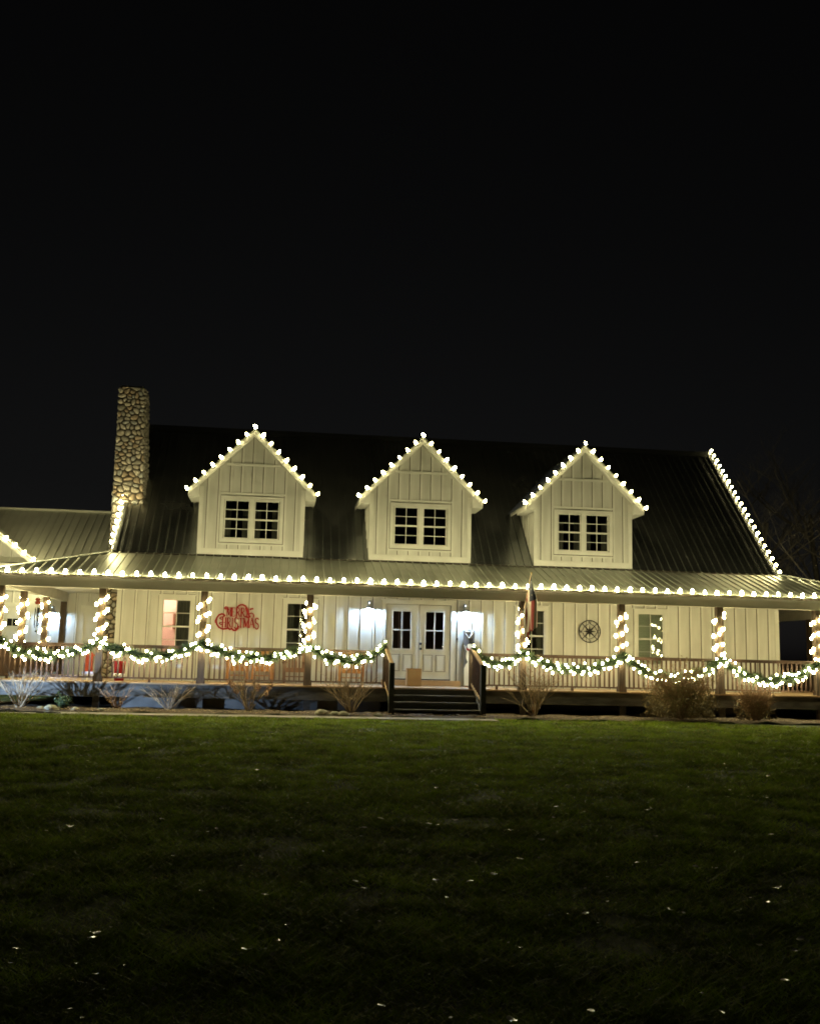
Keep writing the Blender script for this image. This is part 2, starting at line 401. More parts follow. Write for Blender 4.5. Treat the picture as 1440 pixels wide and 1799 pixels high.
xm = (x0+x1)/2
for s in (0,1):
    a, b = (x0+.015, xm-.02) if s == 0 else (xm+.02, x1-.015)
    w = b-a; ga, gb, gz0, gz1 = a+w*.22, b-w*.22, z0+.83, z0+1.88
    d = MB()
    d.box(a,ga,.02,.07,z0,z1-.01); d.box(gb,b,.02,.07,z0,z1-.01); d.box(ga,gb,.02,.07,gz1,z1-.01); d.box(ga,gb,.02,.07,z0,gz0)
    for (e0,e1,f0,f1) in ((ga-.035,ga+.002,gz0-.035,gz1+.035),(gb-.002,gb+.035,gz0-.035,gz1+.035)): d.box(e0,e1,.006,.03,f0,f1)
    for (f0,f1) in ((gz0-.035,gz0+.002),(gz1-.002,gz1+.035)): d.box(ga+.002,gb-.002,.006,.03,f0,f1)
    lf = d.build('door', M_trim, H)
    mm = MB(); gc = (ga+gb)/2; gm = (gz0+gz1)/2
    mm.box(gc-.016,gc+.016,.012,.045,gz0,gz1); mm.box(ga,gc-.016,.0125,.0445,gm-.016,gm+.016); mm.box(gc+.016,gb,.0125,.0445,gm-.016,gm+.016)
    mm.build('muntin', M_trim, lf)
    for (e0,e1) in ((ga,gc),(gc,gb)):
        for (f0,f1) in ((gz0,gm),(gm,gz1)): piece('pane', M_glass, lf, e0,e1,.03,.034,f0,f1)
    for (e0,e1) in ((a+w*.16,a+w*.44),(b-w*.44,b-w*.16)):
        q = MB().box(e0,e1,.010,.022,z0+.22,z0+.66); q.box(e0+.03,e1-.03,.002,.012,z0+.25,z0+.63); q = q.build('panel', M_trim, lf)
        for (g0,g1,h0,h1) in ((e0-.013,e0-.001,z0+.207,z0+.673),(e1+.001,e1+.013,z0+.207,z0+.673),(e0,e1,z0+.207,z0+.219),(e0,e1,z0+.661,z0+.673),(e0+.02,e0+.029,z0+.24,z0+.64),(e1-.029,e1-.02,z0+.24,z0+.64)):
            piece('panel_shade_strip', M_shade_gap, lf, g0,g1,.009,.021,h0,h1)  # shade round the raised panels, painted as dark outlines
    if s == 1:
        for zz in (1.10,.96): MB().lathe([(.001,-.035),(.03,-.03),(.034,0),(.03,.03),(.001,.035)], (a+.055,-.025,z0+zz-.19+.07), 10).build('door_knob', M_hw, lf, True)
MB().box(xm-.02,xm+.02,.0,.05,z0,z1).build('astragal', M_trim, H)
dj = H
for (g0,g1,h0,h1) in ((x0,x0+.013,z0,z1),(x1-.013,x1,z0,z1),(x0+.013,x1-.013,z1-.01,z1),(xm+.021,xm+.033,z0,z1-.011)): piece('door_gap', M_shade_gap, H, g0,g1,.012,.019,h0,h1)
# ---------------- roofs: each metal sheet is a panel with its own raised ribs
def roof_sheets(parent, O, U, V, width, v0, v1, M=M_roof, rib=.23, per=4, name='roof_panel', rh=.028, minor=False):
    O, U, V = Vector(O), Vector(U).normalized(), Vector(V).normalized(); N = U.cross(V).normalized()
    if N.z < 0: N = -N
    P = lambda u,v,h=0: O + U*u + V*v + N*h
    u = 0; k = 0
    while u < width-.01:
        ue = min(u+rib*per, width); mb = MB(); t = .004*(k%2)
        brk = [u] + [x for x in (v0[1], v1[1]) if u < x < ue] + [ue] if False else [u, ue]
        lo = lambda q: v0[0](q); hi = lambda q: v1[0](q)
        n = 4; us = [u+(ue-u)*i/n for i in range(n+1)]
        for a,b in zip(us,us[1:]):
            if hi(a)-lo(a) < .02 and hi(b)-lo(b) < .02: continue
            mb.add([P(a,lo(a),t),P(b,lo(b),t),P(b,max(hi(b),lo(b)+.001),t),P(a,max(hi(a),lo(a)+.001),t)], [(0,1,2,3)])
        j = 0
        while u+j*rib < ue-.02:
            q = u+j*rib+.03
            l, h_ = lo(q), hi(q)
            if h_-l > .06:
                mb.add([P(q-.024,l,t),P(q-.011,l,rh),P(q+.011,l,rh),P(q+.024,l,t),P(q-.024,h_,t),P(q-.011,h_,rh),P(q+.011,h_,rh),P(q+.024,h_,t)],
                    [(0,1,5,4),(1,2,6,5),(2,3,7,6),(0,3,2,1),(4,5,6,7)])
            j += 1
        if mb.v:
            v = np.array(mb.v)
            mb.build(name, M, parent)
        u = ue; k += 1
RL, RR, YJ, ZJ, YR, ZR = -.19, 18.97, -.3, 3.463, 4.387, 8.036
SL = math.hypot(YR-YJ, ZR-ZJ); VD = ((0,(YR-YJ)/SL,(ZR-ZJ)/SL))
mr = MB()                                   # roof deck below the sheets, front and back
for sgn in (1,-1):
    ye = YJ if sgn==1 else 2*YR-YJ
    mr.add([(RL+.01,ye,ZJ-.03),(RR-.01,ye,ZJ-.03),(RR-.01,YR,ZR-.03),(RL+.01,YR,ZR-.03),(RL+.01,ye,ZJ-.15),(RR-.01,ye,ZJ-.15),(RR-.01,YR,ZR-.15),(RL+.01,YR,ZR-.15)],
        [(0,1,2,3),(7,6,5,4),(4,5,1,0),(5,6,2,1),(6,7,3,2),(7,4,0,3)])
mroof = mr.build('main_roof', M_gut, H)
roof_sheets(mroof, (RL,YJ,ZJ-.02), (1,0,0), VD, RR-RL, (lambda q:0,0), (lambda q:SL,0))
roof_sheets(mroof, (RL,2*YR-YJ,ZJ-.02), (1,0,0), (0,-VD[1],VD[2]), RR-RL, (lambda q:0,0), (lambda q:SL,0))
rc = MB().prism([(-.001,0),(0,0),(.001,.001)],0,1); rc = MB()
rc.add([(RL,YR-.2,ZR-.17),(RR,YR-.2,ZR-.17),(RR,YR,ZR+.04),(RL,YR,ZR+.04),(RL,YR+.2,ZR-.17),(RR,YR+.2,ZR-.17)], [(0,1,2,3),(3,2,5,4),(0,3,4),(1,5,2)])
rc.build('ridge_cap', M_roof, mroof)
for X in (RL, RR-.13):                     # rake trim (metal) along the gable edges
    rk = MB(); o_ = .035
    rk.add([(X,YJ,ZJ+o_),(X+.13,YJ,ZJ+o_),(X+.13,YR,ZR+o_),(X,YR,ZR+o_),(X,YJ,ZJ-.17),(X+.13,YJ,ZJ-.17),(X+.13,YR,ZR-.17),(X,YR,ZR-.17)],
        [(0,1,2,3),(7,6,5,4),(4,5,1,0),(5,6,2,1),(6,7,3,2),(7,4,0,3)])
    rk.build('rake_trim', M_roof, mroof)
# porch roof: front slope with hips, left and right slopes
EY, EZ, EXL, EXR = -2.85, 2.62, -2.98, 21.95
run = YJ-EY; rise = ZJ-EZ-.03; sl = math.hypot(run,rise)
pr = MB()
A=(EXL,EY,EZ-.05);B=(EXR,EY,EZ-.05);C_=(RR,YJ+.02,ZJ-.09);D_=(RL,YJ+.02,ZJ-.09)
BK=8.0
E1=(EXL,5.5,EZ-.05);E2=(RL,5.5,ZJ-.09);F1=(EXR,BK,EZ-.05);F2=(RR,BK,ZJ-.09)
pr.add([A,B,C_,D_,E1,E2,F1,F2], [(0,1,2,3),(4,0,3,5),(1,6,7,2)])
proof = pr.build('porch_roof', M_gut, H)
roof_sheets(proof, (EXL,EY,EZ), (1,0,0), (0,run/sl,rise/sl), EXR-EXL, (lambda q:0,0), M=M_proof,
    v1=(lambda q: sl*min(1, q/(RL-EXL), (EXR-EXL-q)/(EXR-RR)),0))
runs = RL-EXL; s2 = math.hypot(runs,rise)
roof_sheets(proof, (EXL,EY,EZ), (0,1,0), (runs/s2,0,rise/s2), 5.5-EY, (lambda q:0,0), (lambda q: s2*min(1,q/run),0), M=M_proof)
runr = EXR-RR; s3 = math.hypot(runr,rise)
roof_sheets(proof, (EXR,EY,EZ), (0,1,0), (-runr/s3,0,rise/s3), BK-EY, (lambda q:0,0), (lambda q: s3*min(1,q/run),0), M=M_proof)
for a,b in (((EXL,EY,EZ+.02),(RL,YJ,ZJ)),((EXR,EY,EZ+.02),(RR,YJ,ZJ))): MB().bar(a,b,.16,.03).build('hip_cap', M_proof, proof)
MB().box(RL,RR,YJ-.07,YJ+.03,ZJ-.05,ZJ-.02).build('flashing', M_gut, proof)
# eave: gutter, fascia, soffit
for nm,(xa,xb,ya,yb) in {'f':(EXL,EXR,EY-.055,EY+.0),'l':(EXL-.055,EXL+.0,EY+.002,5.5),'r':(EXR-.0,EXR+.055,EY+.002,BK)}.items():
    MB().box(xa,xb,ya,yb,EZ-.085,EZ-.012).build('drip_edge', M_gut, proof)
m = MB(); m.box(EXL+.07,EXR-.07,EY+.101,-.001,ZC,ZC+.02); m.box(EXL+.07,-.001,.0,5.55,ZC,ZC+.02); m.box(XR+.001,EXR-.07,.0,BK,ZC,ZC+.02)
m.build('porch_ceiling', M_trim, H)
# beam on the posts
ZB = 2.317
PX = [-2.475, .003, 2.521, 5.207, 10.808, 13.502, 16.243, 19.034, 21.6]
SY = [.09, 2.85, 5.38]
m = MB(); m.box(PX[0]-.09,PX[-1]+.09,PY-.09,PY+.09,ZB,ZC-.001); m.build('porch_beam', M_beam, H)
for X in (PX[0],PX[-1]): MB().box(X-.09,X+.09,PY+.091,5.5,ZB+.002,ZC-.002).build('porch_beam', M_beam, H)
MB().box(PX[0]-.09,PX[-1]+.09,PY-.125,PY-.091,2.515,2.56).build('beam_moulding', M_trim, H)
# posts: above the deck and their short support below
for i,X in enumerate(PX):
    t = .085
    o = MB().box(X-t,X+t,PY-t,PY+t,.001,ZB-.001).build('porch_post', M_post, H)
    MB().box(X-.085,X+.085,DP+.06,DP+.15,GZ-.3,-.36).build('support_post', M_rim, H)
    MB().box(X-t-.02,X+t+.02,PY-t-.02,PY+t+.02,.002,.14).build('post_base', M_post, o)
for X,ys_ in ((PX[0],SY),(PX[-1],SY)):
    for y in ys_: MB().box(X-.08,X+.08,y-.08,y+.08,.001,ZB).build('porch_post', M_post, H)
# deck
dk = MB(); dk.box(PX[0]-.12,PX[-1]+.12,DP+.04,-.001,-.16,-.04); dk.box(PX[0]-.12,-.001,0,5.55,-.16,-.04); dk.box(XR+.001,PX[-1]+.12,0,6,-.16,-.04)
deck = dk.build('deck', M_rim, H)
y = DP-.02; 
while y < -.03:
    ye = min(y+.138, -.012); piece('plank', M_deck, deck, PX[0]-.16, PX[-1]+.16, y, ye, -.038, 0); y += .145
y = .0
while y < 5.4: piece('plank', M_deck, deck, PX[0]-.16, -.03, y, y+.138, -.038, 0); piece('plank', M_deck, deck, XR+.03, PX[-1]+.16, y, y+.138, -.038, 0); y += .145
for a,b in ((PX[0]-.13,2.9),(2.902,7.25),(9.55,14.8),(14.802,PX[-1]+.13)): MB().box(a,b,DP,DP+.045,-.36,-.039).build('rim_board', M_rim, deck)
for X in (PX[0]-.14,PX[-1]+.1): MB().box(X,X+.04,DP+.047,5.5,-.36,-.039).build('rim_board', M_rim, deck)
MB().box(.35,7.1,-2.22,-2.12,GZ-.2,-.2).build('foundation_wall', M_fnd, H)
# railing sections
def railing(p, q, bal=.128):
    p, q = Vector(p), Vector(q); d = q-p; L = d.length; d.normalize(); o = None
    along_x = abs(d.x) > .5
    def bx(a, b, hw, z0, z1, nm, par):
        A, B_ = p+d*a, p+d*b
        if along_x: return piece(nm, M_rail, par, A.x, B_.x, p.y-hw, p.y+hw, z0, z1)
        return piece(nm, M_rail, par, p.x-hw, p.x+hw, A.y, B_.y, z0, z1)
    A = p; B_ = p+d*L
    o = (MB().box(A.x,B_.x,p.y-.045,p.y+.045,.895,.93) if along_x else MB().box(p.x-.045,p.x+.045,A.y,B_.y,.895,.93)).build('railing', M_rail, H)
    bx(0,L,.02,.845,.894,'top_rail',o); bx(0,L,.022,.085,.125,'bottom_rail',o)
    n = max(2, round(L/bal))
    for i in range(1,n): bx(L*i/n-.019,L*i/n+.019,.017,.126,.844,'baluster',o)
    bx(L/2-.03,L/2+.03,.03,.001,.084,'foot_block',o)
    return o
SXL, SXR = 7.19, 9.45
ends = [(PX[0],PX[1]),(PX[1],PX[2]),(PX[2],PX[3]),(PX[3],SXL),(SXR,PX[4]),(PX[4],PX[5]),(PX[5],PX[6]),(PX[6],PX[7]),(PX[7],PX[8])]
for a,b in ends: railing((a+.087,PY,0),(b-.087,PY,0))
for X in (PX[0],PX[-1]):
    ya = PY
    for y in SY: railing((X,ya+.087,0),(X,y-.087,0)); ya = y
# stairs
st = MB()
for X in (7.28,9.52): st.add([(X-.02,DP-.002,-.04),(X-.02,-3.45,GZ),(X-.02,-3.15,GZ),(X-.02,DP-.002,-.36),(X+.02,DP-.002,-.04),(X+.02,-3.45,GZ),(X+.02,-3.15,GZ),(X+.02,DP-.002,-.36)],
    [(0,1,2,3),(7,6,5,4),(0,4,5,1),(1,5,6,2),(2,6,7,3),(3,7,4,0)])
stairs = st.build('stairs', M_step, H)
for i,z in enumerate((-.175,-.335,-.505)):
    MB().box(7.31,9.49,DP-.06-.29*(i+1)+.02,DP-.05-.29*i+.02,z-.04,z).build('tread', M_rim, stairs)
    MB().box(7.31,9.49,DP-.01-.29*i+.0,DP-.03-.29*i-.01,z+.001,z+.13).build('riser', M_step, stairs)
for X,xd in ((7.25,SXL),(9.55,SXR)):
    n_ = MB().box(X-.065,X+.065,-3.47,-3.34,GZ-.1,.63).build('newel_post', M_step, stairs)
    MB().box(xd-.06,xd+.06,PY-.07,PY+.05,.001,1.0).build('newel_post', M_post, stairs)
    MB().bar((X,-3.40,.60),(xd,PY-.05,1.04),.09,.04).build('handrail', M_deck, stairs)
    MB().bar((X,-3.40,-.32),(xd,PY-.05,.12),.04,.06).build('handrail', M_deck, stairs)
    for k in range(1,8):
        t = k/8; xx = X+(xd-X)*t; yy = -3.40+(PY-.05+3.40)*t; zz = -.32+.44*t
        MB().box(xx-.017,xx+.017,yy-.017,yy+.017,zz+.031,zz+.90).build('baluster', M_rail, stairs)
# ---------------- dormers
YF, YO, DH, DW = -.315, -.56, 1.453, 1.745
ZDB, ZDA, ZDE = 3.47, 6.985, 5.235
DC = [3.557, 8.296, 13.048]
def roof_y(z): return YJ + (z-ZJ)*(YR-YJ)/(ZR-ZJ)
for k,xc in enumerate(DC):
    wz0, wz1 = 3.92, 5.02
    face = MB(); sl_ = (ZDA-ZDE)/DW
    gz = lambda x: ZDA - .13 - abs(x-xc)*sl_
    hw = .77
    # face built round the window opening
    face.prism([(xc-DH,ZDB),(xc-hw,ZDB),(xc-hw,gz(xc-hw)),(xc-DH,gz(xc-DH))], YF, YF+.1)
    face.prism([(xc+hw,ZDB),(xc+DH,ZDB),(xc+DH,gz(xc+DH)),(xc+hw,gz(xc+hw))], YF, YF+.1)
    face.prism([(xc-hw,ZDB),(xc+hw,ZDB),(xc+hw,wz0),(xc-hw,wz0)], YF, YF+.1)
    face.prism([(xc-hw,wz1),(xc+hw,wz1),(xc+hw,gz(xc+hw)),(xc,gz(xc)),(xc-hw,gz(xc-hw))], YF, YF+.1)
    for s in (-1,1):                        # cheeks
        X = xc+s*DH; X0, X1 = (X, X+.1) if s < 0 else (X-.1, X)
        yb = roof_y(5.28)+.2
        face.add([(X0,YF+.101,ZDB),(X0,YF+.101,5.3),(X0,yb,5.3),(X1,YF+.101,ZDB),(X1,YF+.101,5.3),(X1,yb,5.3)], [(0,1,2),(5,4,3),(0,3,4,1),(1,4,5,2),(2,5,3,0)])
    dw_ = face.build('dormer_wall', M_wall, H)
    pane_r = (xc-hw-.13, xc+hw+.13, wz0-.13, wz1+.15)
    x = xc-DH+.19
    battens(dw_, YF, xc-4*.305, xc+4.1*.305, ZDB+.17, lambda x: gz(x)-.05, .305, [pane_r,(xc-2,xc+2,5.98,6.06)], pad=.012)
    for s in (-1,1): piece('corner_board', M_trim, dw_, xc+s*(DH-.05)-.055, xc+s*(DH-.05)+.055, YF-.026, YF-.001, ZDB+.161, gz(xc+DH)-.04)
    piece('band_board', M_trim, dw_, xc-DH, xc+DH, YF-.03, YF-.001, ZDB, ZDB+.16)
    bw = (gz(xc)-6.10)/sl_; piece('band_board', M_trim, dw_, xc-bw, xc+bw, YF-.028, YF-.001, 5.985, 6.055)
    piece('band_board', M_trim, dw_, xc-.92, xc+.92, YF-.028, YF-.001, wz1+.155, wz1+.2)
    piece('band_board', M_trim, dw_, xc-.92, xc+.92, YF-.028, YF-.001, wz0-.165, wz0-.125)
    for s in (-1,1):                        # siding battens on the cheeks
        for j in range(1,5):
            yy = YF+.1+j*.3; zb = ZJ+(yy-YJ)*(ZR-ZJ)/(YR-YJ)
            if zb < 5.1: piece('batten', M_trim, dw_, xc+s*(DH+.01)-.01, xc+s*(DH+.01)+.01, yy-.022, yy+.022, zb, 5.25)
    for s in (-1,1):
        wo = window(H, xc+s*.41, YF, .70, wz0, wz1, 2, 4, fr=.03, casing=.0001)
    tr = MB(); c = .10
    tr.box(xc-hw-c,xc-hw,YF-.045,YF-.001,wz0-c,wz1+c); tr.box(xc+hw,xc+hw+c,YF-.045,YF-.001,wz0-c,wz1+c)
    tr.box(xc-hw,xc+hw,YF-.045,YF-.001,wz1,wz1+c); tr.box(xc-hw,xc+hw,YF-.06,YF-.001,wz0-c,wz0); tr.box(xc-.062,xc+.062,YF-.044,YF+.05,wz0,wz1)
    wt_ = tr.build('window_trim', M_trim, H)
    for s in (-1,1): piece('casing_shade_strip', M_shade_gap, wt_, xc+s*(hw+c+.007)-.006, xc+s*(hw+c+.007)+.006, YF-.006, YF+.001, wz0-c, wz1+c)  # painted shadow lines round the dormer window trim
    piece('casing_shade_strip', M_shade_gap, wt_, xc-hw-c, xc+hw+c, YF-.006, YF+.001, wz1+c+.002, wz1+c+.014); piece('casing_shade_strip', M_shade_gap, wt_, xc-hw-c, xc+hw+c, YF-.006, YF+.001, wz0-c-.014, wz0-c-.002)
    for s in (-1,1):
        for (e0,e1,f0,f1) in ((.055,.067,wz0,wz1),(.757,.769,wz0,wz1)): piece('casing_shade_strip', M_shade_gap, wt_, xc+s*(e0+e1)/2-.005, xc+s*(e0+e1)/2+.005, YF-.022, YF-.0195, f0, f1)
    rm = room(xc-1.2,xc+1.2,YF+.105,1.6,3.72,5.3,M_dark,H)
    if k != 1:
        cu = MB()
        for s in (-1,1):
            for e in (-1,1):
                for j in range(4):
                    x_ = xc+s*.41+e*(.33-j*.05); cu.box(x_-.026,x_+.026,YF+.07+.014*(j%2),YF+.085+.014*(j%2),wz0,wz1)
        cu.build('curtain', M_curt, rm)
    # dormer roof
    df = MB(); yb = roof_y(ZDA)+.1
    for s in (-1,1):
        ev = (xc+s*DW, ZDE); ap = (xc, ZDA)
        ye = roof_y(ZDE)+.15
        t = .13
        df.add([(ev[0],YO,ev[1]-.03),(ap[0],YO,ap[1]-.03),(ap[0],yb,ap[1]-.03),(ev[0],ye,ev[1]-.03),(ev[0],YO,ev[1]-t),(ap[0],YO,ap[1]-t),(ap[0],yb,ap[1]-t),(ev[0],ye,ev[1]-t)],
            [(0,1,2,3),(7,6,5,4),(0,4,5,1),(1,5,6,2),(2,6,7,3),(3,7,4,0)])
    dr = df.build('dormer_roof', M_trim, H)
    for s in (-1,1):
        L = math.hypot(DW, ZDA-ZDE); vd = (-s*DW/L, 0, (ZDA-ZDE)/L); wd = yb-YO+.02
        yb0 = roof_y(ZDE)+.1
        roof_sheets(dr, (xc+s*(DW+.03),YO-.02,ZDE-.045), (0,1,0), vd, wd, ((lambda q,a=yb0,b=yb,L=L: max(0,(q+YO-.02-a)/(b-a))*L),0), (lambda q,L=L: L+.04,0))
        # rake board and boxed eave return
        MB().bar((xc+s*DW,YO-.013,ZDE-.10),(xc+s*.005,YO-.013,ZDA-.10),.024,.13,ref=(0,-1,0)).build('rake_board', M_trim, dr) if False else None
        rb = MB(); e = .15
        rb.prism([(xc+s*DW,ZDE-.005),(xc+s*DW,ZDE-.005-e),(xc,ZDA-.005-e*1.25),(xc,ZDA-.005)][::(1 if s<0 else -1)], YO-.026, YO-.001); rb.build('rake_board', M_trim, dr)
        ret = MB(); ret.prism([(xc+s*DW,ZDE-.20),(xc+s*(DH+.01),ZDE-.20),(xc+s*(DH+.01),ZDE+.13),(xc+s*DW,ZDE-.135)][::(1 if s>0 else -1)], YO+.001, YF+.9); ret.build('eave_return', M_trim, dr)
    MB().box(xc-.05,xc+.05,YO-.02,yb,ZDA-.01,ZDA+.02).build('ridge_cap', M_roof, dr)
# ---------------- chimney
ck = MB()
CB, CT = (-.55,.39,1.32), (-.56,.22,1.36)
zt = 8.52
def cx_at(z): t = max(0,(z-5)/(zt-5)); return -.53+(.0)*t, .38+(.22-.38)*t, 1.32+.06*t
v = []
for z in (GZ-.1, 5., zt):
    a,b,f_ = cx_at(z); v += [(a+.03,f_+.03,z),(b-.03,f_+.03,z),(b-.03,f_+.95,z),(a+.03,f_+.95,z)]
fs = [(0,1,5,4),(1,2,6,5),(2,3,7,6),(3,0,4,7),(4,5,9,8),(5,6,10,9),(6,7,11,10),(7,4,8,11),(8,9,10,11)]
ck.add(v, fs); chim = ck.build('chimney', M_mort, H)
MB().box(-.50,.16,1.48,2.2,zt+.001,zt+.05).build('chimney_crown', M_conc, chim)
MB().box(-.38,.02,1.75,2.1,zt+.051,zt+.12).build('flue_cap', M_black, chim)
def voronoi_cells(u0, u1, v0, v1, d, seed):
    rg = np.random.default_rng(seed); pts = []
    n = int((u1-u0)*(v1-v0)/(d*d*.72)); tries = 0
    while len(pts) < n and tries < n*60:
        p = (rg.uniform(u0,u1), rg.uniform(v0,v1)); tries += 1
        dd = d*rg.uniform(.42,1.12)
        if all((p[0]-q[0])**2+((p[1]-q[1])*1.3)**2 > dd*dd for q in pts): pts.append(p)
    P = np.array(pts)*[1,1.3]; cells = []
    for i,p in enumerate(P):
        poly = [(u0,v0*1.3),(u1,v0*1.3),(u1,v1*1.3),(u0,v1*1.3)]
        o = np.argsort(((P-p)**2).sum(1))[1:22]
        for j in o:
            q = P[j]; mx, my = (p+q)/2; nx, ny = q-p; out = []
            for k in range(len(poly)):
                a, b = poly[k], poly[(k+1)%len(poly)]
                da = (a[0]-mx)*nx+(a[1]-my)*ny; db = (b[0]-mx)*nx+(b[1]-my)*ny
                if da <= 0: out.append(a)
                if (da < 0) != (db < 0) and abs(da-db) > 1e-9: t = da/(da-db); out.append((a[0]+t*(b[0]-a[0]), a[1]+t*(b[1]-a[1])))
            poly = out
            if len(poly) < 3: break
        if len(poly) >= 3: cells.append([(x,y/1.3) for x,y in poly])
    return cells
def stone_from(poly, P, rg, gap=.016):
    """rounded, domed stone over a cell; P(u, v, h) places it"""
    c = (sum(p[0] for p in poly)/len(poly), sum(p[1] for p in poly)/len(poly))
    for _ in range(2):
        poly = [q for k in range(len(poly)) for q in ((poly[k][0]*.75+poly[(k+1)%len(poly)][0]*.25, poly[k][1]*.75+poly[(k+1)%len(poly)][1]*.25),
                                                      (poly[k][0]*.25+poly[(k+1)%len(poly)][0]*.75, poly[k][1]*.25+poly[(k+1)%len(poly)][1]*.75))]
    if len(poly) > 14: poly = poly[::2]
    n = len(poly); ext = max(abs(p[0]-c[0])+abs(p[1]-c[1]) for p in poly); k0 = max(.4, 1-gap/max(ext*.62,.02))
    H = rg.uniform(.045,.085); mb = MB(); vs = []
    for r_, h in ((k0,0),(k0*.96,.5),(k0*.80,.85),(k0*.45,1.0)):
        for p in poly: vs.append(P(c[0]+(p[0]-c[0])*r_, c[1]+(p[1]-c[1])*r_, h*H*rg.uniform(.94,1.04)))
    fs = [(i*n+j,(i)*n+(j+1)%n,(i+1)*n+(j+1)%n,(i+1)*n+j) for i in range(3) for j in range(n)]+[tuple(range(3*n,4*n))]
    mb.add(vs, fs); return mb
rgs = random.Random(3); cnt = 0
def front_P(u, v, h):                          # u 0..1 across, v height
    a,b,f_ = cx_at(v); return (a+(b-a)*u/.92, f_+.03-h, v)
for u0,u1,v0,v1,seed in ((0,.92,5.0,zt,1),(0,.40,3.3,5.0,2),(0,.55,GZ,2.55,3)):
    for poly in voronoi_cells(u0,u1,v0,v1,.195,seed):
        stone_from(poly, front_P, rgs).build('stone', rgs.choice(M_st), chim, True); cnt += 1
print('stones', cnt)
others = MB()
for poly in voronoi_cells(0,.9,5.2,zt,.195,4):
    m_ = stone_from(poly, lambda u,v,h: (cx_at(v)[1]-.03+h*.8, 1.42+u, v), rgs); others.add(m_.v, m_.f)
for poly in voronoi_cells(0,.9,GZ,zt,.2,5):
    m_ = stone_from(poly, lambda u,v,h: (cx_at(v)[0]+.03-h*.8, 2.32-u, v), rgs); others.add(m_.v, m_.f)
o = others.build('side_stone', M_st[1], chim, True); tag(o, kind='stuff')

# ------------------------------------------------------------------ garage wing beyond the side porch
G = thing('garage_wing', (-4.5,7,GZ), 'pale garage wing with ribbed metal roof and front gable behind the chimney', 'garage')
YW = 5.6
gwall = MB().box(-9.6,-.002,YW,YW+.15,GZ-.1,3.35).build('wall', M_wall, G)
gx, gh, gy = -6.35, 3.0, 4.75                  # front gable
ga_z = 3.52; apz = ga_z + gh*.735
gg = MB().prism([(gx-gh+.2,ga_z-.55),(gx+gh-.2,ga_z-.55),(gx+gh-.2,ga_z+.02),(gx,apz-.15),(gx-gh+.2,ga_z+.02)], YW-.30, YW-.15).build('gable_wall', M_wall, G)
battens(gg, YW-.30, gx-2.6, gx+2.7, ga_z-.5, lambda x: apz-.2-abs(x-gx)*.735, .4, [])
gr = MB()
for s in (-1,1):
    gr.add([(gx+s*gh,gy,ga_z),(gx,gy,apz),(gx,8.3,apz),(gx+s*gh,8.3,ga_z),(gx+s*gh,gy,ga_z-.14),(gx,gy,apz-.14),(gx,8.3,apz-.14),(gx+s*gh,8.3,ga_z-.14)],
        [(0,1,2,3),(7,6,5,4),(0,4,5,1),(1,5,6,2),(2,6,7,3),(3,7,4,0)])
grf = gr.build('gable_roof', M_trim, G)
for s in (-1,1):
    L = math.hypot(gh, apz-ga_z)
    roof_sheets(grf, (gx+s*(gh+.03),gy-.03,ga_z+.01), (0,1,0), (-s*gh/L,0,(apz-ga_z)/L), 3.4, (lambda q:0,0), (lambda q,L=L:L+.03,0), M=M_wroof)
# wing main roof
wy, wz, ry, rz = 5.0, 3.5, 8.5, 5.66
L = math.hypot(ry-wy, rz-wz)
wr = MB()
wr.add([(-9.7,wy,wz-.04),(-.01,wy,wz-.04),(-.01,ry,rz-.04),(-9.7,ry,rz-.04),(-9.7,12,wz-.04),(-.01,12,wz-.04)], [(0,1,2,3),(3,2,5,4)])
wrf = wr.build('wing_roof', M_gut, G)
roof_sheets(wrf, (-9.7,wy,wz), (1,0,0), (0,(ry-wy)/L,(rz-wz)/L), 9.69, (lambda q:0,0), (lambda q,L=L:L,0), M=M_wroof, rib=.26)
MB().box(-9.7,-.01,ry-.14,ry+.14,rz-.02,rz+.05).build('ridge_cap', M_wroof, wrf)
MB().box(-9.7,-.01,wy-.05,wy+.03,wz-.16,wz-.03).build('fascia', M_trim, wrf)
MB().box(-9.6,EXL-.1,4.9,YW-.001,3.0,3.02).build('soffit', M_trim, G)
MB().box(-9.6,EXL-.1,YW-.31,YW-.152,2.62,2.95).build('header_board', M_trim, G)
battens(gwall, YW, -9.3, -.4, GZ, 3.0, .40, [(-6.6,-3.78,-1,2.25),(-3.62,-2.98,-1,2.4),(-1.95,-.75,-.1,2.35)], pad=.0)
# overhead garage door
gd = MB(); gd.box(-6.6,-3.80,YW-.03,YW-.002,GZ,2.10); gdo = gd.build('garage_door', M_trim, G)
for r_ in range(4):
    z0 = GZ+.02+r_*.69
    for c_ in range(6):
        xa = -6.55+c_*.455
        if r_ == 3:
            q = MB().box(xa,xa+.42,YW-.055,YW-.031,1.44,2.04); q.build('panel', M_trim, gdo)
            piece('pane', M_hw, gdo, xa+.05,xa+.20,YW-.062,YW-.056,1.50,1.73); piece('pane', M_hw, gdo, xa+.22,xa+.37,YW-.062,YW-.056,1.50,1.73)
        else:
            q = MB().box(xa,xa+.42,YW-.055,YW-.031,z0+.08,z0+.6); q.box(xa+.05,xa+.37,YW-.062,YW-.05,z0+.13,z0+.55); q.build('panel', M_trim, gdo)
m = MB(); m.box(-6.72,-6.61,YW-.06,YW-.001,GZ,2.25); m.box(-3.79,-3.68,YW-.06,YW-.001,GZ,2.25); m.box(-6.61,-3.79,YW-.06,YW-.001,2.11,2.25); m.build('door_frame', M_trim, G)
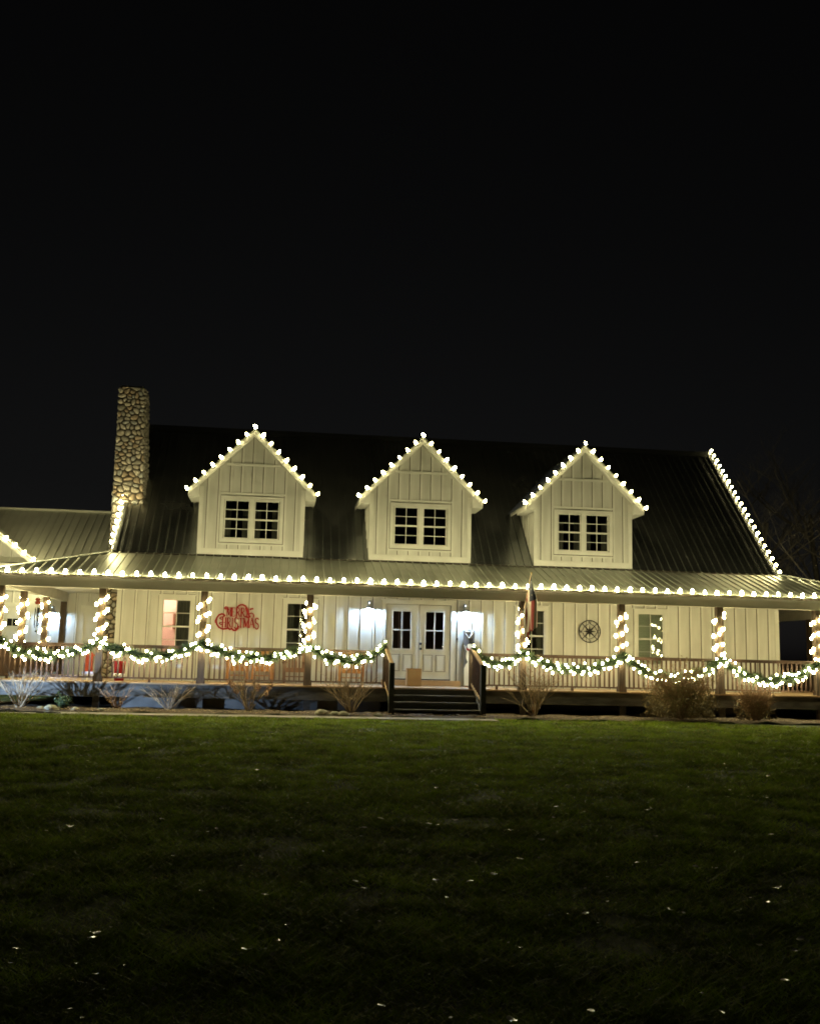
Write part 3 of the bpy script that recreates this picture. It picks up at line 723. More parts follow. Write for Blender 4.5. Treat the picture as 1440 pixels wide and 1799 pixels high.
def plain_door(x0,x1,z0,z1,nm):
    d = MB(); d.box(x0,x1,YW-.03,YW-.002,z0,z1); o = d.build('door', M_trim, G)
    for (a,b) in ((.12,.45),(.55,.88)):
        for (c,e) in ((.06,.42),(.50,.92)):
            w_, h_ = x1-x0, z1-z0; MB().box(x0+w_*a,x0+w_*b,YW-.042,YW-.031,z0+h_*c,z0+h_*e).build('panel', M_trim, o)
    MB().lathe([(.001,-.03),(.03,-.02),(.03,.02),(.001,.03)], (x0+.06,YW-.07,z0+.95), 8).build('door_knob', M_hw, o, True)
    f_ = MB(); f_.box(x0-.1,x0-.001,YW-.05,YW-.001,z0,z1+.1); f_.box(x1+.001,x1+.1,YW-.05,YW-.001,z0,z1+.1); f_.box(x0-.001,x1+.001,YW-.05,YW-.001,z1+.001,z1+.1); f_.build('door_frame', M_trim, G)
plain_door(-3.56,-3.05,-.2,2.2,'a'); plain_door(-1.86,-.95,.0,2.12,'b')

# ------------------------------------------------------------------ lights on the house
def bulb_mesh(name, r, L, M):
    n = 7; mb = MB()
    prof = [(.001,-L*.62),(r*.45,-L*.5),(r*.85,-L*.28),(r,0),(r*.82,L*.26),(r*.42,L*.38)]
    mb.lathe(prof, n=n, mi=0)
    mb.lathe([(r*.42,L*.38),(r*.40,L*.58),(.001,L*.6)], n=n, mi=1)
    me,_ = mb.mesh(name, [M, M_sock], False, True); return me
BULB = bulb_mesh('bulb', .044, .12, M_bulb)
BULBS = [BULB, BULB, bulb_mesh('bulb', .046, .12, M_bulb2), bulb_mesh('bulb', .046, .12, M_bulb3)]
DBULBS = [bulb_mesh('bulb', .041, .115, M_) for M_ in M_dbulb]
DBULBS = [DBULBS[i] for i in (0,0,0,0,0,1,1,1,1,2,2,2,2,2,3)]
PBULB = bulb_mesh('post_bulb', .036, .10, M_pbulb)
GBULB = bulb_mesh('garland_bulb', .025, .065, M_gbulb)
def string(name, label, group, pts, count_pts, rots, me=BULB, wire_r=.008, sc=1.0):
    c = Vector(pts[0]); T = thing(name, c, label, 'string lights', group)
    MB().tube(pts, wire_r, 4).build('wire', M_wire, T)
    for p, r_ in zip(count_pts, rots):
        s_ = sc*random.uniform(.88,1.12); inst('bulb', random.choice(BULBS if 'eave' in name else DBULBS) if me is BULB else me, T, p, r_, (s_,s_,s_))
    return T
def jit(a=.15): return random.uniform(-a,a)
def lerp(a,b,t): return Vector(a)+(Vector(b)-Vector(a))*t
# front eave
n = int((EXR-EXL)/.342); pts = [(EXL+.1+i*.342, EY-.085, 2.662+.008*math.sin(i*1.7)) for i in range(n)]
upr = [(math.pi+jit(),jit(),0) for _ in pts]
string('eave_string_lights', 'long string of warm white bulbs along the front porch eave', 'christmas light strings', [(x,y+.02,z-.058) for x,y,z in pts], pts, upr)
# side eaves just round the corners
for nm,X,y1 in (('left',EXL,5.3),('right',EXR,7.8)):
    ps = [(X, EY+.3+i*.342, 2.675) for i in range(int((y1-EY)/.342))]
    string('eave_string_lights', 'string of warm white bulbs along the porch eave facing the garage' if nm=='left' else 'string of warm white bulbs along the porch side eave past the right gable', 'christmas light strings', [(a,b,c-.06) for a,b,c in ps], ps, [(math.pi+jit(),jit(),0) for _ in ps])
for k,xc in enumerate(DC):
    L_ = [lerp((xc-DW-.045,YO-.04,ZDE+.005),(xc,YO-.04,ZDA+.07),i/8) for i in range(9)]
    R_ = [lerp((xc,YO-.04,ZDA+.07),(xc+DW+.055,YO-.04,ZDE-.005),i/8) for i in range(1,9)]
    P_ = L_+R_
    lab = ['warm bulb string outlining the gable of the dormer beside the chimney','warm bulb string outlining the gable of the middle dormer','warm bulb string outlining the gable of the dormer farthest from the chimney'][k]
    string('dormer_string_lights', lab, 'christmas light strings', [p-Vector((0,0,.05)) for p in P_], P_, [(math.pi+jit(), (-.6 if i<9 else .6)+jit(), 0) for i in range(17)])
P_ = [lerp((RR+.06,YJ,ZJ+.08),(RR+.06,YR,ZR+.10),i/21) for i in range(22)]
string('rake_string_lights', 'warm bulb string climbing the bare gable edge of the main roof', 'christmas light strings', [p-Vector((.04,0,.06)) for p in P_], P_, [(math.pi/2+.8+jit(), 1.1+jit(), 0) for _ in P_])
P_ = [lerp((RL-.03,YJ,ZJ+.08),(RL-.03,YR,ZR+.10),(i+.55)/21)+Vector((0,0,.05)) for i in range(8)]
string('rake_string_lights', 'short warm bulb string climbing the roof edge to the stone chimney', 'christmas light strings', [p-Vector((0,0,.06)) for p in P_], P_, [(math.pi+jit(), -.5+jit(), 0) for _ in P_])
P_ = [lerp((gx+gh,gy-.05,ga_z+.06),(gx,gy-.05,apz+.06),i/10) for i in range(11)]+[lerp((gx,gy-.05,apz+.06),(gx-gh,gy-.05,ga_z+.06),i/10) for i in range(1,11)]
string('gable_string_lights', 'warm bulb string along the rake of the garage gable', 'christmas light strings', [p-Vector((0,0,.05)) for p in P_], P_, [(math.pi+jit(),.3+jit(),0) for _ in P_])
# spirals round the posts
spl = [(PX[0],PY,'the corner post at the garage end of the porch'),(PX[1],PY,'the post in front of the stone chimney base'),(PX[2],PY,'the post between the lit window and the red sign'),
    (PX[3],PY,'the post next to the red sign and dark window'),(PX[4],PY,'the post that carries the flag'),(PX[5],PY,'the post between the compass and the blind window'),
    (PX[6],PY,'the post past the window with the drawn blind'),(PX[7],PY,'the post in front of the wall end corner'),(PX[0],SY[0],'the first side porch post facing the garage'),
    (PX[0],SY[1],'the middle side porch post near the wind chime')]
for j,(X,Y,lab) in enumerate(spl):
    P_=[]; rots=[]; wire=[]; n_ = 17; r0 = .125; ph = random.uniform(0,6)
    for i in range(n_):
        a = ph+i*1.25+jit(.35); z = .98+ (1.16)*i/(n_-1)+jit(.03)
        P_.append((X+r0*1.15*math.cos(a), Y+r0*1.15*math.sin(a), z)); rots.append((jit(.5),jit(.5),0))
        for q in range(3):
            aa = a+q*1.25/3; wire.append((X+r0*math.cos(aa)*1.0, Y+r0*math.sin(aa), z+.03+q*.03))
    string('post_string_lights', 'warm bulbs wound around '+lab, 'light strings on porch posts', wire, P_, rots, PBULB, .007, 1)
P_ = [(XR+.12,.5,1.75),(XR+.14,.5,1.1),(XR+.1,.52,.4)]
string('hanging_string_lights', 'few warm bulbs hanging by the end corner of the front wall', 'light strings on porch posts', [(a,b,c+.08) for a,b,c in P_], P_, [(0,0,0)]*3, PBULB, .006, 1)
# garlands
GL = [(PX[0],1.02,PX[1],1.0,.62,'swinging from the garage end post to the chimney post'),(PX[1],1.0,PX[2],1.02,.68,'hung below the pink lit window'),(PX[2],1.02,PX[3],1.0,.68,'hung below the red holiday sign'),
    (PX[3],1.0,SXL,1.05,.66,'between the red sign post and porch steps'),(SXR,1.06,PX[4],1.0,.66,'between the porch steps and the flag post'),(PX[4],1.0,PX[5],.98,.56,'hung below the iron compass'),
    (PX[5],.98,PX[6],.93,.42,'hung below the window with the drawn blind'),(PX[6],.93,PX[7],.9,.40,'past the blind window, reaching the wall end corner'),(PX[7],.9,PX[8],.95,.5,'on the outermost porch bay beyond the wall end')]
for gi,(xa,za,xb,zb,zm,lab) in enumerate(GL):
    y0 = PY-.13
    def gp(t):
        # sagging curve with peaks on the posts
        z = (za*(1-t)+zb*t); s_ = 4*t*(1-t); return Vector((xa+(xb-xa)*t, y0+.03*math.sin(t*9+gi), z-(z-zm)*s_**.9 + .02*math.sin(t*21+gi*2)))
    T = thing('lit_garland', gp(0), 'pine garland with white bulbs '+lab, 'garland', 'lit garlands along the porch railing')
    Ln = abs(xb-xa)*1.1; nn = int(Ln*2200); v = np.empty((nn,3,3))
    for i in range(nn):
        t = random.random(); c = gp(t); a = random.uniform(0,2*math.pi)
        thick = .185*(.75+.35*math.sin(t*37+gi)+random.uniform(-.1,.25))
        d = Vector((random.uniform(-.7,.7), math.cos(a), math.sin(a))).normalized()
        ln = random.uniform(.5,1.15)*thick; w = random.uniform(.005,.010)
        b = c + d*random.uniform(0,.03); e = b+d*ln+Vector((0,0,-.01)); s_ = d.cross(Vector((random.random(),random.random(),random.random()))).normalized()*w
        v[i,0]=b-s_; v[i,1]=b+s_; v[i,2]=e
    vv = v.reshape(-1,3); o_ = np.array(gp(.5))
    me = bpy.data.meshes.new('needles'); me.from_pydata((vv-o_).tolist(), [], [(3*i,3*i+1,3*i+2) for i in range(nn)]); me.materials.append(M_pine)
    no = link(bpy.data.objects.new('needles', me), T, gp(.5)); no['kind'] = 'stuff'
    MB().tube([gp(i/24) for i in range(25)], .025, 5).build('core', M_pine, T)
    nb = int(Ln*15.5)
    for i in range(nb):
        t = (i+random.random())/nb; c = gp(t); low = random.random()
        a = random.choice((-1.45,-1.2,-.9,-.5,.2,.7,1.1)) + jit(.3)
        rr = random.uniform(.09,.185)
        p_ = c+Vector((jit(.03), -math.cos(a)*rr*.9, math.sin(a)*rr))
        s_ = random.uniform(.75,1.15); inst('bulb', GBULB, T, p_, (jit(.7),jit(.7),0), (s_,s_,s_))

def wall_lamp(X, Y, Z, label, group):
    T = thing('wall_lamp', (X,Y,Z), label, 'lamp', group)
    MB().box(X-.05,X+.05,Y-.03,Y-.001,Z+.02,Z+.20).build('back_plate', M_lamp, T)
    MB().tube([(X,Y-.03,Z+.14),(X,Y-.09,Z+.22),(X,Y-.15,Z+.20),(X,Y-.17,Z+.13)], .012, 6).build('arm', M_lamp, T)
    sh = MB(); sh.lathe([(.02,.13),(.035,.10),(.05,.06),(.13,-.02),(.135,-.03),(.128,-.03),(.125,-.02),(.04,.05)], (X,Y-.17,Z), 20); sh.build('lamp_shade', M_lamp, T, True)
    MB().lathe([(.001,.055),(.012,.04),(.012,.0),(.001,0)], (X,Y-.17,Z+.13), 8).build('finial', M_lamp, T, True)
    MB().lathe([(.001,-.045),(.028,-.03),(.034,-.0),(.024,.03),(.001,.04)], (X,Y-.17,Z-.005), 10).build('bulb', M_cool, T, True)
wall_lamp(6.93, 0, 2.13, 'grey bell wall lamp throwing cold light between stairs side window and front door', 'cold white wall lamps')
wall_lamp(9.67, 0, 2.12, 'grey bell wall lamp throwing cold light above the snowman board', 'cold white wall lamps')
wall_lamp(-2.83, YW, 1.97, 'bell wall lamp throwing cold light on the garage wing wall', 'cold white wall lamps')

# ------------------------------------------------------------------ things on the porch wall
def stroke(mb, pts, w, y, d=.02, closed=False):
    pts = [Vector((p[0],y,p[1])) for p in pts]
    for a,b in zip(pts,pts[1:]+([pts[0]] if closed else [])):
        dd = (b-a).normalized()*w*.3; mb.bar(a-dd,b+dd,d+random.uniform(0,.003),w,ref=(0,0,1) if abs((b-a).normalized().z)<.9 else (1,0,0))
def arc(cx,cz,rx,rz,a0,a1,n=10): return [(cx+rx*math.cos(R(a0+(a1-a0)*i/n)), cz+rz*math.sin(R(a0+(a1-a0)*i/n))) for i in range(n+1)]
GLY = {
 'M': [([(.1,0),(.1,1)],.10),([(.1,1),(.5,.15)],.17),([(.5,.15),(.9,1)],.08),([(.9,0),(.9,1)],.18)],
 'E': [([(.2,0),(.2,1)],.22),([(.1,1),(.9,1)],.09),([(.2,.52),(.7,.52)],.08),([(.1,0),(.9,0)],.09),([(.9,1),(.9,.82)],.07),([(.9,0),(.9,.2)],.07)],
 'R': [([(.2,0),(.2,1)],.22),([(.1,1),(.5,1)]+arc(.5,.76,.35,.24,90,-90,6)+[(.2,.52)],.12),([(.45,.5),(.95,0)],.18),([(.05,0),(.4,0)],.06)],
 'Y': [([(.05,1),(.5,.45)],.18),([(.95,1),(.5,.45)],.08),([(.5,.45),(.5,0)],.2),([(.3,0),(.7,0)],.06)],
 'C': [(arc(.55,.5,.45,.5,45,315,12),.18)],
 'H': [([(.18,0),(.18,1)],.2),([(.82,0),(.82,1)],.2),([(.18,.5),(.82,.5)],.08),([(.02,0),(.34,0)],.06),([(.66,0),(.98,0)],.06),([(.02,1),(.34,1)],.06),([(.66,1),(.98,1)],.06)],
 'I': [([(.5,0),(.5,1)],.3),([(.2,0),(.8,0)],.07),([(.2,1),(.8,1)],.07)],
 'S': [(arc(.5,.75,.38,.25,30,270,8)+arc(.5,.25,.40,.25,90,-150,8),.17)],
 'T': [([(.5,0),(.5,1)],.22),([(0,1),(1,1)],.09),([(.02,1),(.02,.82)],.07),([(.98,1),(.98,.82)],.07),([(.3,0),(.7,0)],.06)],
 'A': [([(.02,0),(.5,1)],.08),([(.98,0),(.5,1)],.2),([(.22,.36),(.78,.36)],.08),([(-.05,0),(.15,0)],.05),([(.85,0),(1.1,0)],.05)],
 'N': [([(.12,0),(.12,1)],.12),([(.12,1),(.88,0)],.16),([(.88,0),(.88,1)],.12)],
 'W': [([(.0,1),(.27,0)],.16),([(.27,0),(.5,.8)],.10),([(.5,.8),(.73,0)],.16),([(.73,0),(1,1)],.10)],
}
def letter(ch, x0, z0, w, h, y, M, parent, d=.02, thick=1):
    mb = MB()
    for pts,t in GLY[ch]: stroke(mb, [(x0+px*w, z0+pz*h) for px,pz in pts], t*w*thick, y, d)
    return mb.build('letter', M, parent)
sg = thing('holiday_sign', (3.29,-.04,1.39), 'red metal Merry Christmas sign with swirls on the white siding', 'sign')
SX = lambda px: 2.69+(370+px/14.4-378)/65.8
SZ = lambda py: 1.39+(1108-(1050+py/14.4))/61.
ys_ = -.045
w_ = (985-385)/14.4/65.8/5
for i,ch in enumerate('MERRY'): letter(ch, SX(385)+i*w_+.006, SZ(480), w_*.9*(1.12 if ch=='M' else 1), SZ(275)-SZ(480), ys_, M_red, sg, .02, 1.5)
x = SX(275); widths = {'H':118,'R':105,'I':62,'S':112,'T':110,'M':150,'A':125}
tot = sum(widths[c] for c in 'HRISTMAS'); k_ = (1250-275)/tot
for ch in 'HRISTMAS':
    w = widths[ch]*k_/14.4/65.8; big = ch=='S'
    letter(ch, x+.004, SZ(745)-(.035 if big else 0), w*.92, SZ(520)-SZ(745)+(.05 if big else 0), ys_+(.004 if big else 0), M_red, sg, .02, 1.5); x += w
def swash(pts, w): 
    mb = MB(); stroke(mb, [(SX(a),SZ(b)) for a,b in pts], w*1.45, ys_-.006, .018); mb.build('swash', M_red, sg)
swash([(345,480),(325,445),(270,430),(200,455),(150,520),(135,600),(150,680),(215,760),(310,795),(400,785),(450,770),(490,800),(540,780),(590,820),(650,815),(700,770),(715,720)], .032)
swash([(345,480),(300,500),(235,515),(225,545),(270,560)], .022); swash([(270,640),(225,640),(215,665),(260,690),(290,680)], .02)
swash([(115,650),(105,600),(130,540),(190,480)], .02)
swash([(660,265),(690,225),(740,200),(800,195),(870,225),(920,290),(950,370),(970,440),(1000,480),(950,500),(880,480)], .03)
swash([(400,300),(355,310),(335,285),(360,260),(400,265),(440,330)], .026)
swash([(985,410),(1030,390),(1080,410),(1100,450),(1090,490)], .02); swash([(1000,310),(1020,290),(1070,285)], .03)

cp = thing('compass_wall_art', (13.32,-.04,1.645), 'round black iron compass rose on the siding', 'wall art')
cxx, czz, yy = 13.32, 1.645, -.05
def ring(r, t, y, d, nm, segs=None):
    mb = MB()
    for a0,a1 in (segs or [(0,360)]): stroke(mb, arc(cxx,czz,r,r,a0,a1,max(6,int((a1-a0)/9))), t, y, d)
    return mb.build(nm, M_black, cp)
ring(.315,.026,yy,.02,'outer_ring'); [ring(.205,.016,yy,.016,'inner_arc',[(a_,a_+66)]) for a_ in (12,102,192,282)]
stp = MB()
for i in range(8):
    a = R(45*i); L = .30 if i%2 else .20; pw = .055
    t = (cxx+L*math.cos(a), yy, czz+L*math.sin(a)); l = (cxx+pw*math.cos(a+R(30)), yy, czz+pw*math.sin(a+R(30))); q = (cxx+pw*math.cos(a-R(30)), yy, czz+pw*math.sin(a-R(30)))
    c0 = (cxx,yy-.03,czz); c1 = (cxx,yy+.01,czz)
    stp.add([t,l,q,c0,c1], [(0,1,3),(0,3,2),(0,4,1),(0,2,4)])
    if i%2: stroke(stp, [(cxx+.1*math.cos(a),czz+.1*math.sin(a)),(cxx+.305*math.cos(a),czz+.305*math.sin(a))], .018, yy+.002, .014)
stp.build('star', M_black, cp)
for ch,dx,dz in (('N',0,.255),('E',.255,0),('S',0,-.255),('W',-.255,0)): letter(ch, cxx+dx-.04, czz+dz-.045, .08, .09, yy, M_black, cp, .016, 1.1)

# snowman board
sb = thing('snowman_board', (9.79,-.2,0), 'tall grey leaning board with a painted snowman and red scarf', 'porch sign')
def lean(x,z,o=0): t = z/1.62; return (x, -.26+.2*t-o, z)
def lpoly(name, poly, o0, o1, M):
    n = len(poly); vs = [lean(x,z,o0) for x,z in poly]+[lean(x,z,o1) for x,z in poly]
    mb = MB().add(vs, [tuple(range(n))[::-1], tuple(range(n,2*n))]+[(i,(i+1)%n,(i+1)%n+n,i+n) for i in range(n)]); return mb.build(name, M, sb)
bx0, bx1 = 9.625, 9.945
lpoly('board', [(bx0,.03),(bx1,.03),(bx1,1.58),(bx0,1.58)], 0, .025, M_grey)
el = lambda cx,cz,rx,rz,n=20: [(min(max(cx+rx*math.cos(2*math.pi*i/n),bx0+.004),bx1-.004), max(cz+rz*math.sin(2*math.pi*i/n),.035)) for i in range(n)]
lpoly('snowman_body', el(9.81,.22,.22,.50), .0255, .032, M_white)
lpoly('snowman_chest', el(9.83,.86,.14,.22), .0255, .0345, M_white)
lpoly('snowman_head', el(9.83,1.13,.10,.11), .0255, .035, M_white)
lpoly('scarf', [(9.70,1.04),(9.78,.98),(9.93,.97),(9.935,1.03),(9.80,1.045),(9.72,1.09)], .0355, .042, M_red)
lpoly('hat', [(9.75,1.20),(9.92,1.20),(9.92,1.225),(9.89,1.225),(9.89,1.36),(9.78,1.36),(9.78,1.225),(9.75,1.225)], .0255, .037, M_black)
for a,b in (((9.66,1.52),(9.78,1.36)),((9.78,1.36),(9.90,1.52)),((9.65,1.54),(9.92,1.54))):
    MB().tube([lean(*a,.035),lean(*b,.035)], .011, 5).build('rope', M_white, sb)
MB().tube([lean(9.74,.95,.04),lean(9.68,1.06,.04),lean(9.64,1.16,.04)], .010, 5).build('twig_arm', M_white, sb)
MB().tube([lean(9.68,1.06,.04),lean(9.70,1.14,.04)], .008, 5).build('twig_arm', M_white, sb)
MB().box(9.60,9.97,-.33,-.2,.001,.028).build('base', M_bwood, sb)

db = thing('door_bell', (9.45,-.02,1.29), 'small dark door bell camera on the casing beside the door', 'door bell')
MB().box(9.43,9.47,-.075,-.046,1.24,1.36).build('body', M_hw, db); MB().lathe([(.001,-.012),(.014,0),(.001,.012)], (9.45,-.078,1.27), 8).build('button', M_white, db)
# cardboard box
bx = thing('cardboard_box', (8.13,-.75,0), 'plain brown cardboard box standing before the front door', 'box')
MB().box(7.94,8.33,-.95,-.60,.002,.48).build('carton', M_card, bx); MB().box(8.115,8.155,-.952,-.598,.3,.482).build('tape', M_tape, bx)
MB().box(7.941,8.329,-.951,-.774,.4805,.484).build('flap', M_card, bx); MB().box(7.941,8.329,-.772,-.599,.4805,.484).build('flap', M_card, bx)

# wooden rocking chairs
def rocker(X, Y, rz, M, label, w=.56):
    T = thing('rocking_chair', (X,Y,0), label, 'chair', 'rocking chairs on the porch')
    c, s = math.cos(rz), math.sin(rz)
    def P(x,y,z): return (X+c*x-s*y, Y+s*x+c*y, z)
    def B(nm, a, b, ww, h, ref=(0,0,1)): return MB().bar(P(*a),P(*b),ww,h,ref).build(nm, M, T)
    for e in (-1,1):
        x = e*w/2
        pts = [P(x, -.42+.84*i/8, .03+.10*((i-4)/4)**2) for i in range(9)]; MB().tube(pts, .022, 6).build('rocker', M, T)
        B('leg',(x,-.25,.05),(x,-.25,.56),.045,.045); B('leg',(x,.22,.05),(x,.33,.84),.045,.045)
        B('armrest',(x,-.32,.575),(x,.30,.56),.10,.028)
    for j in range(5): B('seat_slat',(-w/2,-.26+j*.115,.42-.012*j),(w/2,-.26+j*.115,.42-.012*j),.10,.022)
    B('apron',(-w/2,-.272,.36),(w/2,-.272,.36),.024,.09)
    B('stretcher',(-w/2,-.25,.2),(w/2,-.25,.2),.03,.03)
    for j in range(6):
        x = -w/2+.05+j*(w-.1)/5; B('back_slat',(x,.235,.42),(x,.32,.82),.055,.016,(0,1,0))
    B('back_rail',(-w/2,.335,.83),(w/2,.335,.83),.03,.09)
    return T
rocker(3.36,-.62,R(8),M_owood,'orange wood rocking chair under the start of the red sign',.5)
rocker(4.05,-.60,R(-6),M_owood,'orange wood rocking chair under the end of the red sign',.5)
rocker(4.90,-.95,R(4),M_bwood,'dark brown rocking chair by the post next to the red sign')
rocker(6.42,-.95,R(-8),M_owood,'orange wood rocking chair nearest the porch steps',.62)
# holiday decorations by the chimney post
gs = thing('decoration_stack', (-.42,-1.2,0), 'orange red lantern box on a pale wrapped box beside chimney post', 'decoration')
MB().box(-.56,-.28,-1.34,-1.06,.002,.22).build('wrapped_box', M_gift, gs); MB().box(-.435,-.405,-1.343,-1.057,.001,.223).build('ribbon', M_white, gs)
m = MB().box(-.51,-.33,-1.29,-1.11,.2235,.62); m.box(-.54,-.30,-1.32,-1.08,.62,.66); m.add([(-.52,-1.30,.66),(-.32,-1.30,.66),(-.32,-1.10,.66),(-.52,-1.10,.66),(-.42,-1.2,.80)],[(0,1,4),(1,2,4),(2,3,4),(3,0,4)]); m.build('lantern_body', M_orange, gs)
bk = thing('red_bucket', (.36,-1.2,0), 'red holiday bucket with white band by the chimney post', 'bucket')
MB().lathe([(.001,.002),(.12,.002),(.15,.50),(.155,.51),(.14,.51),(.11,.03),(.001,.03)], (.36,-1.2,0), 18).build('pail', M_red, bk, True)
MB().lathe([(.128,.10),(.134,.10),(.139,.19),(.132,.19)], (.36,-1.2,0), 18).build('band', M_white, bk, True)
MB().tube([(.36+.16*math.cos(R(a)),-1.2,.50+.17*math.sin(R(a))) for a in range(0,181,15)], .007, 5).build('handle', M_black, bk)
# wind chime below the side beam
wc = thing('wind_chime', (-2.62,2.4,2.3), 'dark tube wind chime with a red wooden top under side beam', 'wind chime')
MB().lathe([(.001,.0),(.05,.02),(.085,-.03),(.04,-.06),(.09,-.10),(.06,-.16),(.001,-.16)], (-2.62,2.4,2.24), 10).build('top', M_orange, wc, True)
for i in range(5):
    a = 2*math.pi*i/5; MB().tube([(-2.62+.06*math.cos(a),2.4+.06*math.sin(a),1.98),(-2.62+.06*math.cos(a),2.4+.06*math.sin(a),1.45-.03*(i%3))], .013, 6).build('tube', M_hw, wc)
MB().tube([(-2.62,2.4,2.26),(-2.62,2.4,2.32)], .006, 4).build('hook', M_hw, wc)
MB().tube([(-2.62,2.4,2.08),(-2.62,2.4,1.3)], .004, 4).build('cord', M_hw, wc)
MB().lathe([(.001,-.03),(.035,0),(.001,.03)], (-2.62,2.4,1.29), 8).build('sail', M_hw, wc)

# flag on an angled pole
fl = thing('flag', (10.78,-2.4,2.03), 'striped red and white flag with dark canton hanging limp from angled pole', 'flag')
pa, pb = Vector((10.80,-2.39,2.0)), Vector((10.76,-3.45,2.98))
MB().tube([pa,pb], .014, 8).build('pole', M_deck, fl)
MB().lathe([(.001,-.03),(.024,-.01),(.024,.01),(.001,.03)], pb, 8).build('finial', M_brass, fl, True)
MB().bar(pa+Vector((0,.02,-.06)),pa+(pb-pa).normalized()*.14,.05,.05).build('bracket', M_hw, fl)
nh, ns = 39, 26; mb = MB()
def fpt(h, s):
    p = pb+(pa-pb)*(.03+h*.62); g = min(1, s*2.2)**.7
    xm_ = pb.x+.06+.06*math.sin(h*15+s*1.3)*(0.4+g*.8)+.075*math.sin(h*5+1)*g + .09*s*(.4-h*.5); ym = p.y*(1-g*.55)+(-2.98)*(g*.55)+.05*math.sin(h*19+2)*g
    drop = s*1.32*(1-.12*h)+.05*math.sin(h*11)*s
    return (xm_*g+(p.x)*(1-g), ym, p.z-drop*(.96 if h<.5 else .92))
for i in range(nh+1):
    for j in range(ns+1): mb.v.append(fpt(i/nh, j/ns))
for i in range(nh):
    for j in range(ns):
        mb.f.append((i*(ns+1)+j,(i+1)*(ns+1)+j,(i+1)*(ns+1)+j+1,i*(ns+1)+j+1))
        st_ = i*13//nh
        star = (i%3==1 and j%2==1)
        mb.mi.append((1 if star and False else 2) if (st_ < 7 and j < ns*.4) else (st_%2))
clo = mb.build('cloth', [M_fred, M_fwh, M_fbl], fl, True)
for i in range(2,21,3):                       # white stars on the canton
    for j in range(2,10,3):
        p = Vector(fpt(i/nh, j/ns)); e1 = (Vector(fpt((i+1)/nh,j/ns))-p); e2 = (Vector(fpt(i/nh,(j+1)/ns))-p); nr = e1.cross(e2).normalized()*.004
        if nr.y > 0: nr = -nr
        e1 = e1.normalized()*.014; e2 = e2.normalized()*.014
        MB().add([p+nr+e1, p+nr+e2, p+nr-e1, p+nr-e2], [(0,1,2,3)]).build('star', M_fwh, fl)

# ------------------------------------------------------------------ plants, rocks, hose
def shrub(X, Y, hgt, spread, n, label, M=M_twig, leaf=None, nleaf=0, twist=.25, r0=.011, forks=3, name='bare_shrub', dome=None):
    T = thing(name, (X,Y,GZ), label, 'shrub', 'shrubs along the porch')
    mb = MB(); tips = []
    rg = random.Random(int(X*100)+5)
    for i in range(n):
        a = rg.uniform(0,2*math.pi); sp = spread*rg.uniform(.25,1); h = hgt*rg.uniform(.6,1)
        b = Vector((X+rg.uniform(-.06,.06), Y+rg.uniform(-.06,.06), GZ-.02)); e = Vector((X+sp*math.cos(a), Y+sp*math.sin(a)*.6, GZ+h))
        pts = []
        for k in range(6):
            t = k/5; p = b.lerp(e,t)+Vector((rg.uniform(-1,1),rg.uniform(-1,1),rg.uniform(-.4,.6)))*twist*.18*t; p.z += .12*h*math.sin(t*2.2); pts.append(p)
        mb.tube(pts, [r0*(1-.75*k/5) for k in range(6)], 4); tips += pts[2:]
        for q in range(forks):
            p0 = pts[rg.randint(2,4)]; d = (e-b)*rg.uniform(.2,.45)+Vector((rg.uniform(-1,1),rg.uniform(-1,1),rg.uniform(-.3,.8)))*hgt*twist
            ps = [p0, p0+d*.5+Vector((rg.uniform(-.03,.03),0,rg.uniform(0,.03))), p0+d]
            mb.tube(ps, [r0*.5,r0*.4,r0*.22], 4); tips += ps[1:]
    mb.build('stems', M, T)
    if leaf:
        lv = MB()
        for i in range(nleaf):
            p = rg.choice(tips)+Vector((rg.uniform(-1,1),rg.uniform(-1,1),rg.uniform(-1,1)))*.06; s_ = rg.uniform(.012,.028)
            if dome and rg.random() < .8:
                while True:
                    q = Vector((rg.uniform(-1,1),rg.uniform(-1,1),rg.uniform(-.6,1)))
                    rr = q.length*(1+.25*math.sin(q.x*7+q.y*5)*math.sin(q.z*6+X))
                    if .35 < rr < 1: break
                p = Vector((X+q.x*dome[0], Y+q.y*dome[0]*.7, GZ+dome[1]*.42+q.z*dome[1]*.58))
            u = Vector((rg.uniform(-1,1),rg.uniform(-1,1),rg.uniform(-1,1))).normalized(); w = u.cross(Vector((rg.random(),rg.random(),1))).normalized()
            lv.add([p-u*s_*1.5, p+w*s_*.7, p+u*s_*1.5, p-w*s_*.7], [(0,1,2,3)])
        o = lv.build('leaves', leaf, T); o['kind'] = 'stuff'
    return T
shrub(-1.62,-3.15,.88,.85,30,'pale bare shrub with many fanned stems near the garage end of deck', twist=.15)
shrub(.62,-3.0,.50,.45,18,'low bare shrub with reddish stems beside the chimney post support', M_twig2, twist=.2)
shrub(1.85,-3.0,.58,.8,22,'wide low bare shrub below the pink lit window', twist=.25, leaf=M_leafd, nleaf=60)
hy = shrub(3.78,-3.15,.80,.62,16,'bare shrub with round dried flower heads below the red sign', twist=.3, r0=.014)
for i in range(11):
    rg = random; p = (3.55+rg.uniform(-.35,.75), -3.2+jit(.25), GZ+rg.uniform(.42,.9))
    mb = MB()
    for k in range(40):
        d = Vector((jit(1),jit(1),jit(1))).normalized(); q = Vector(p)+d*.06; u = Vector((jit(1),jit(1),jit(1))).normalized()*.022; w = u.cross(d)
        mb.add([q-u,q+w,q+u,q-w],[(0,1,2,3)])
    mb.build('flower_head', M_flow, hy)
shrub(6.28,-3.3,.86,.72,24,'tangled bare shrub in front of the deck by the steps', twist=.42, r0=.012, forks=4)
shrub(10.85,-3.4,.95,.80,14,'twiggy bare shrub below the flag', twist=.45, r0=.016, forks=5)
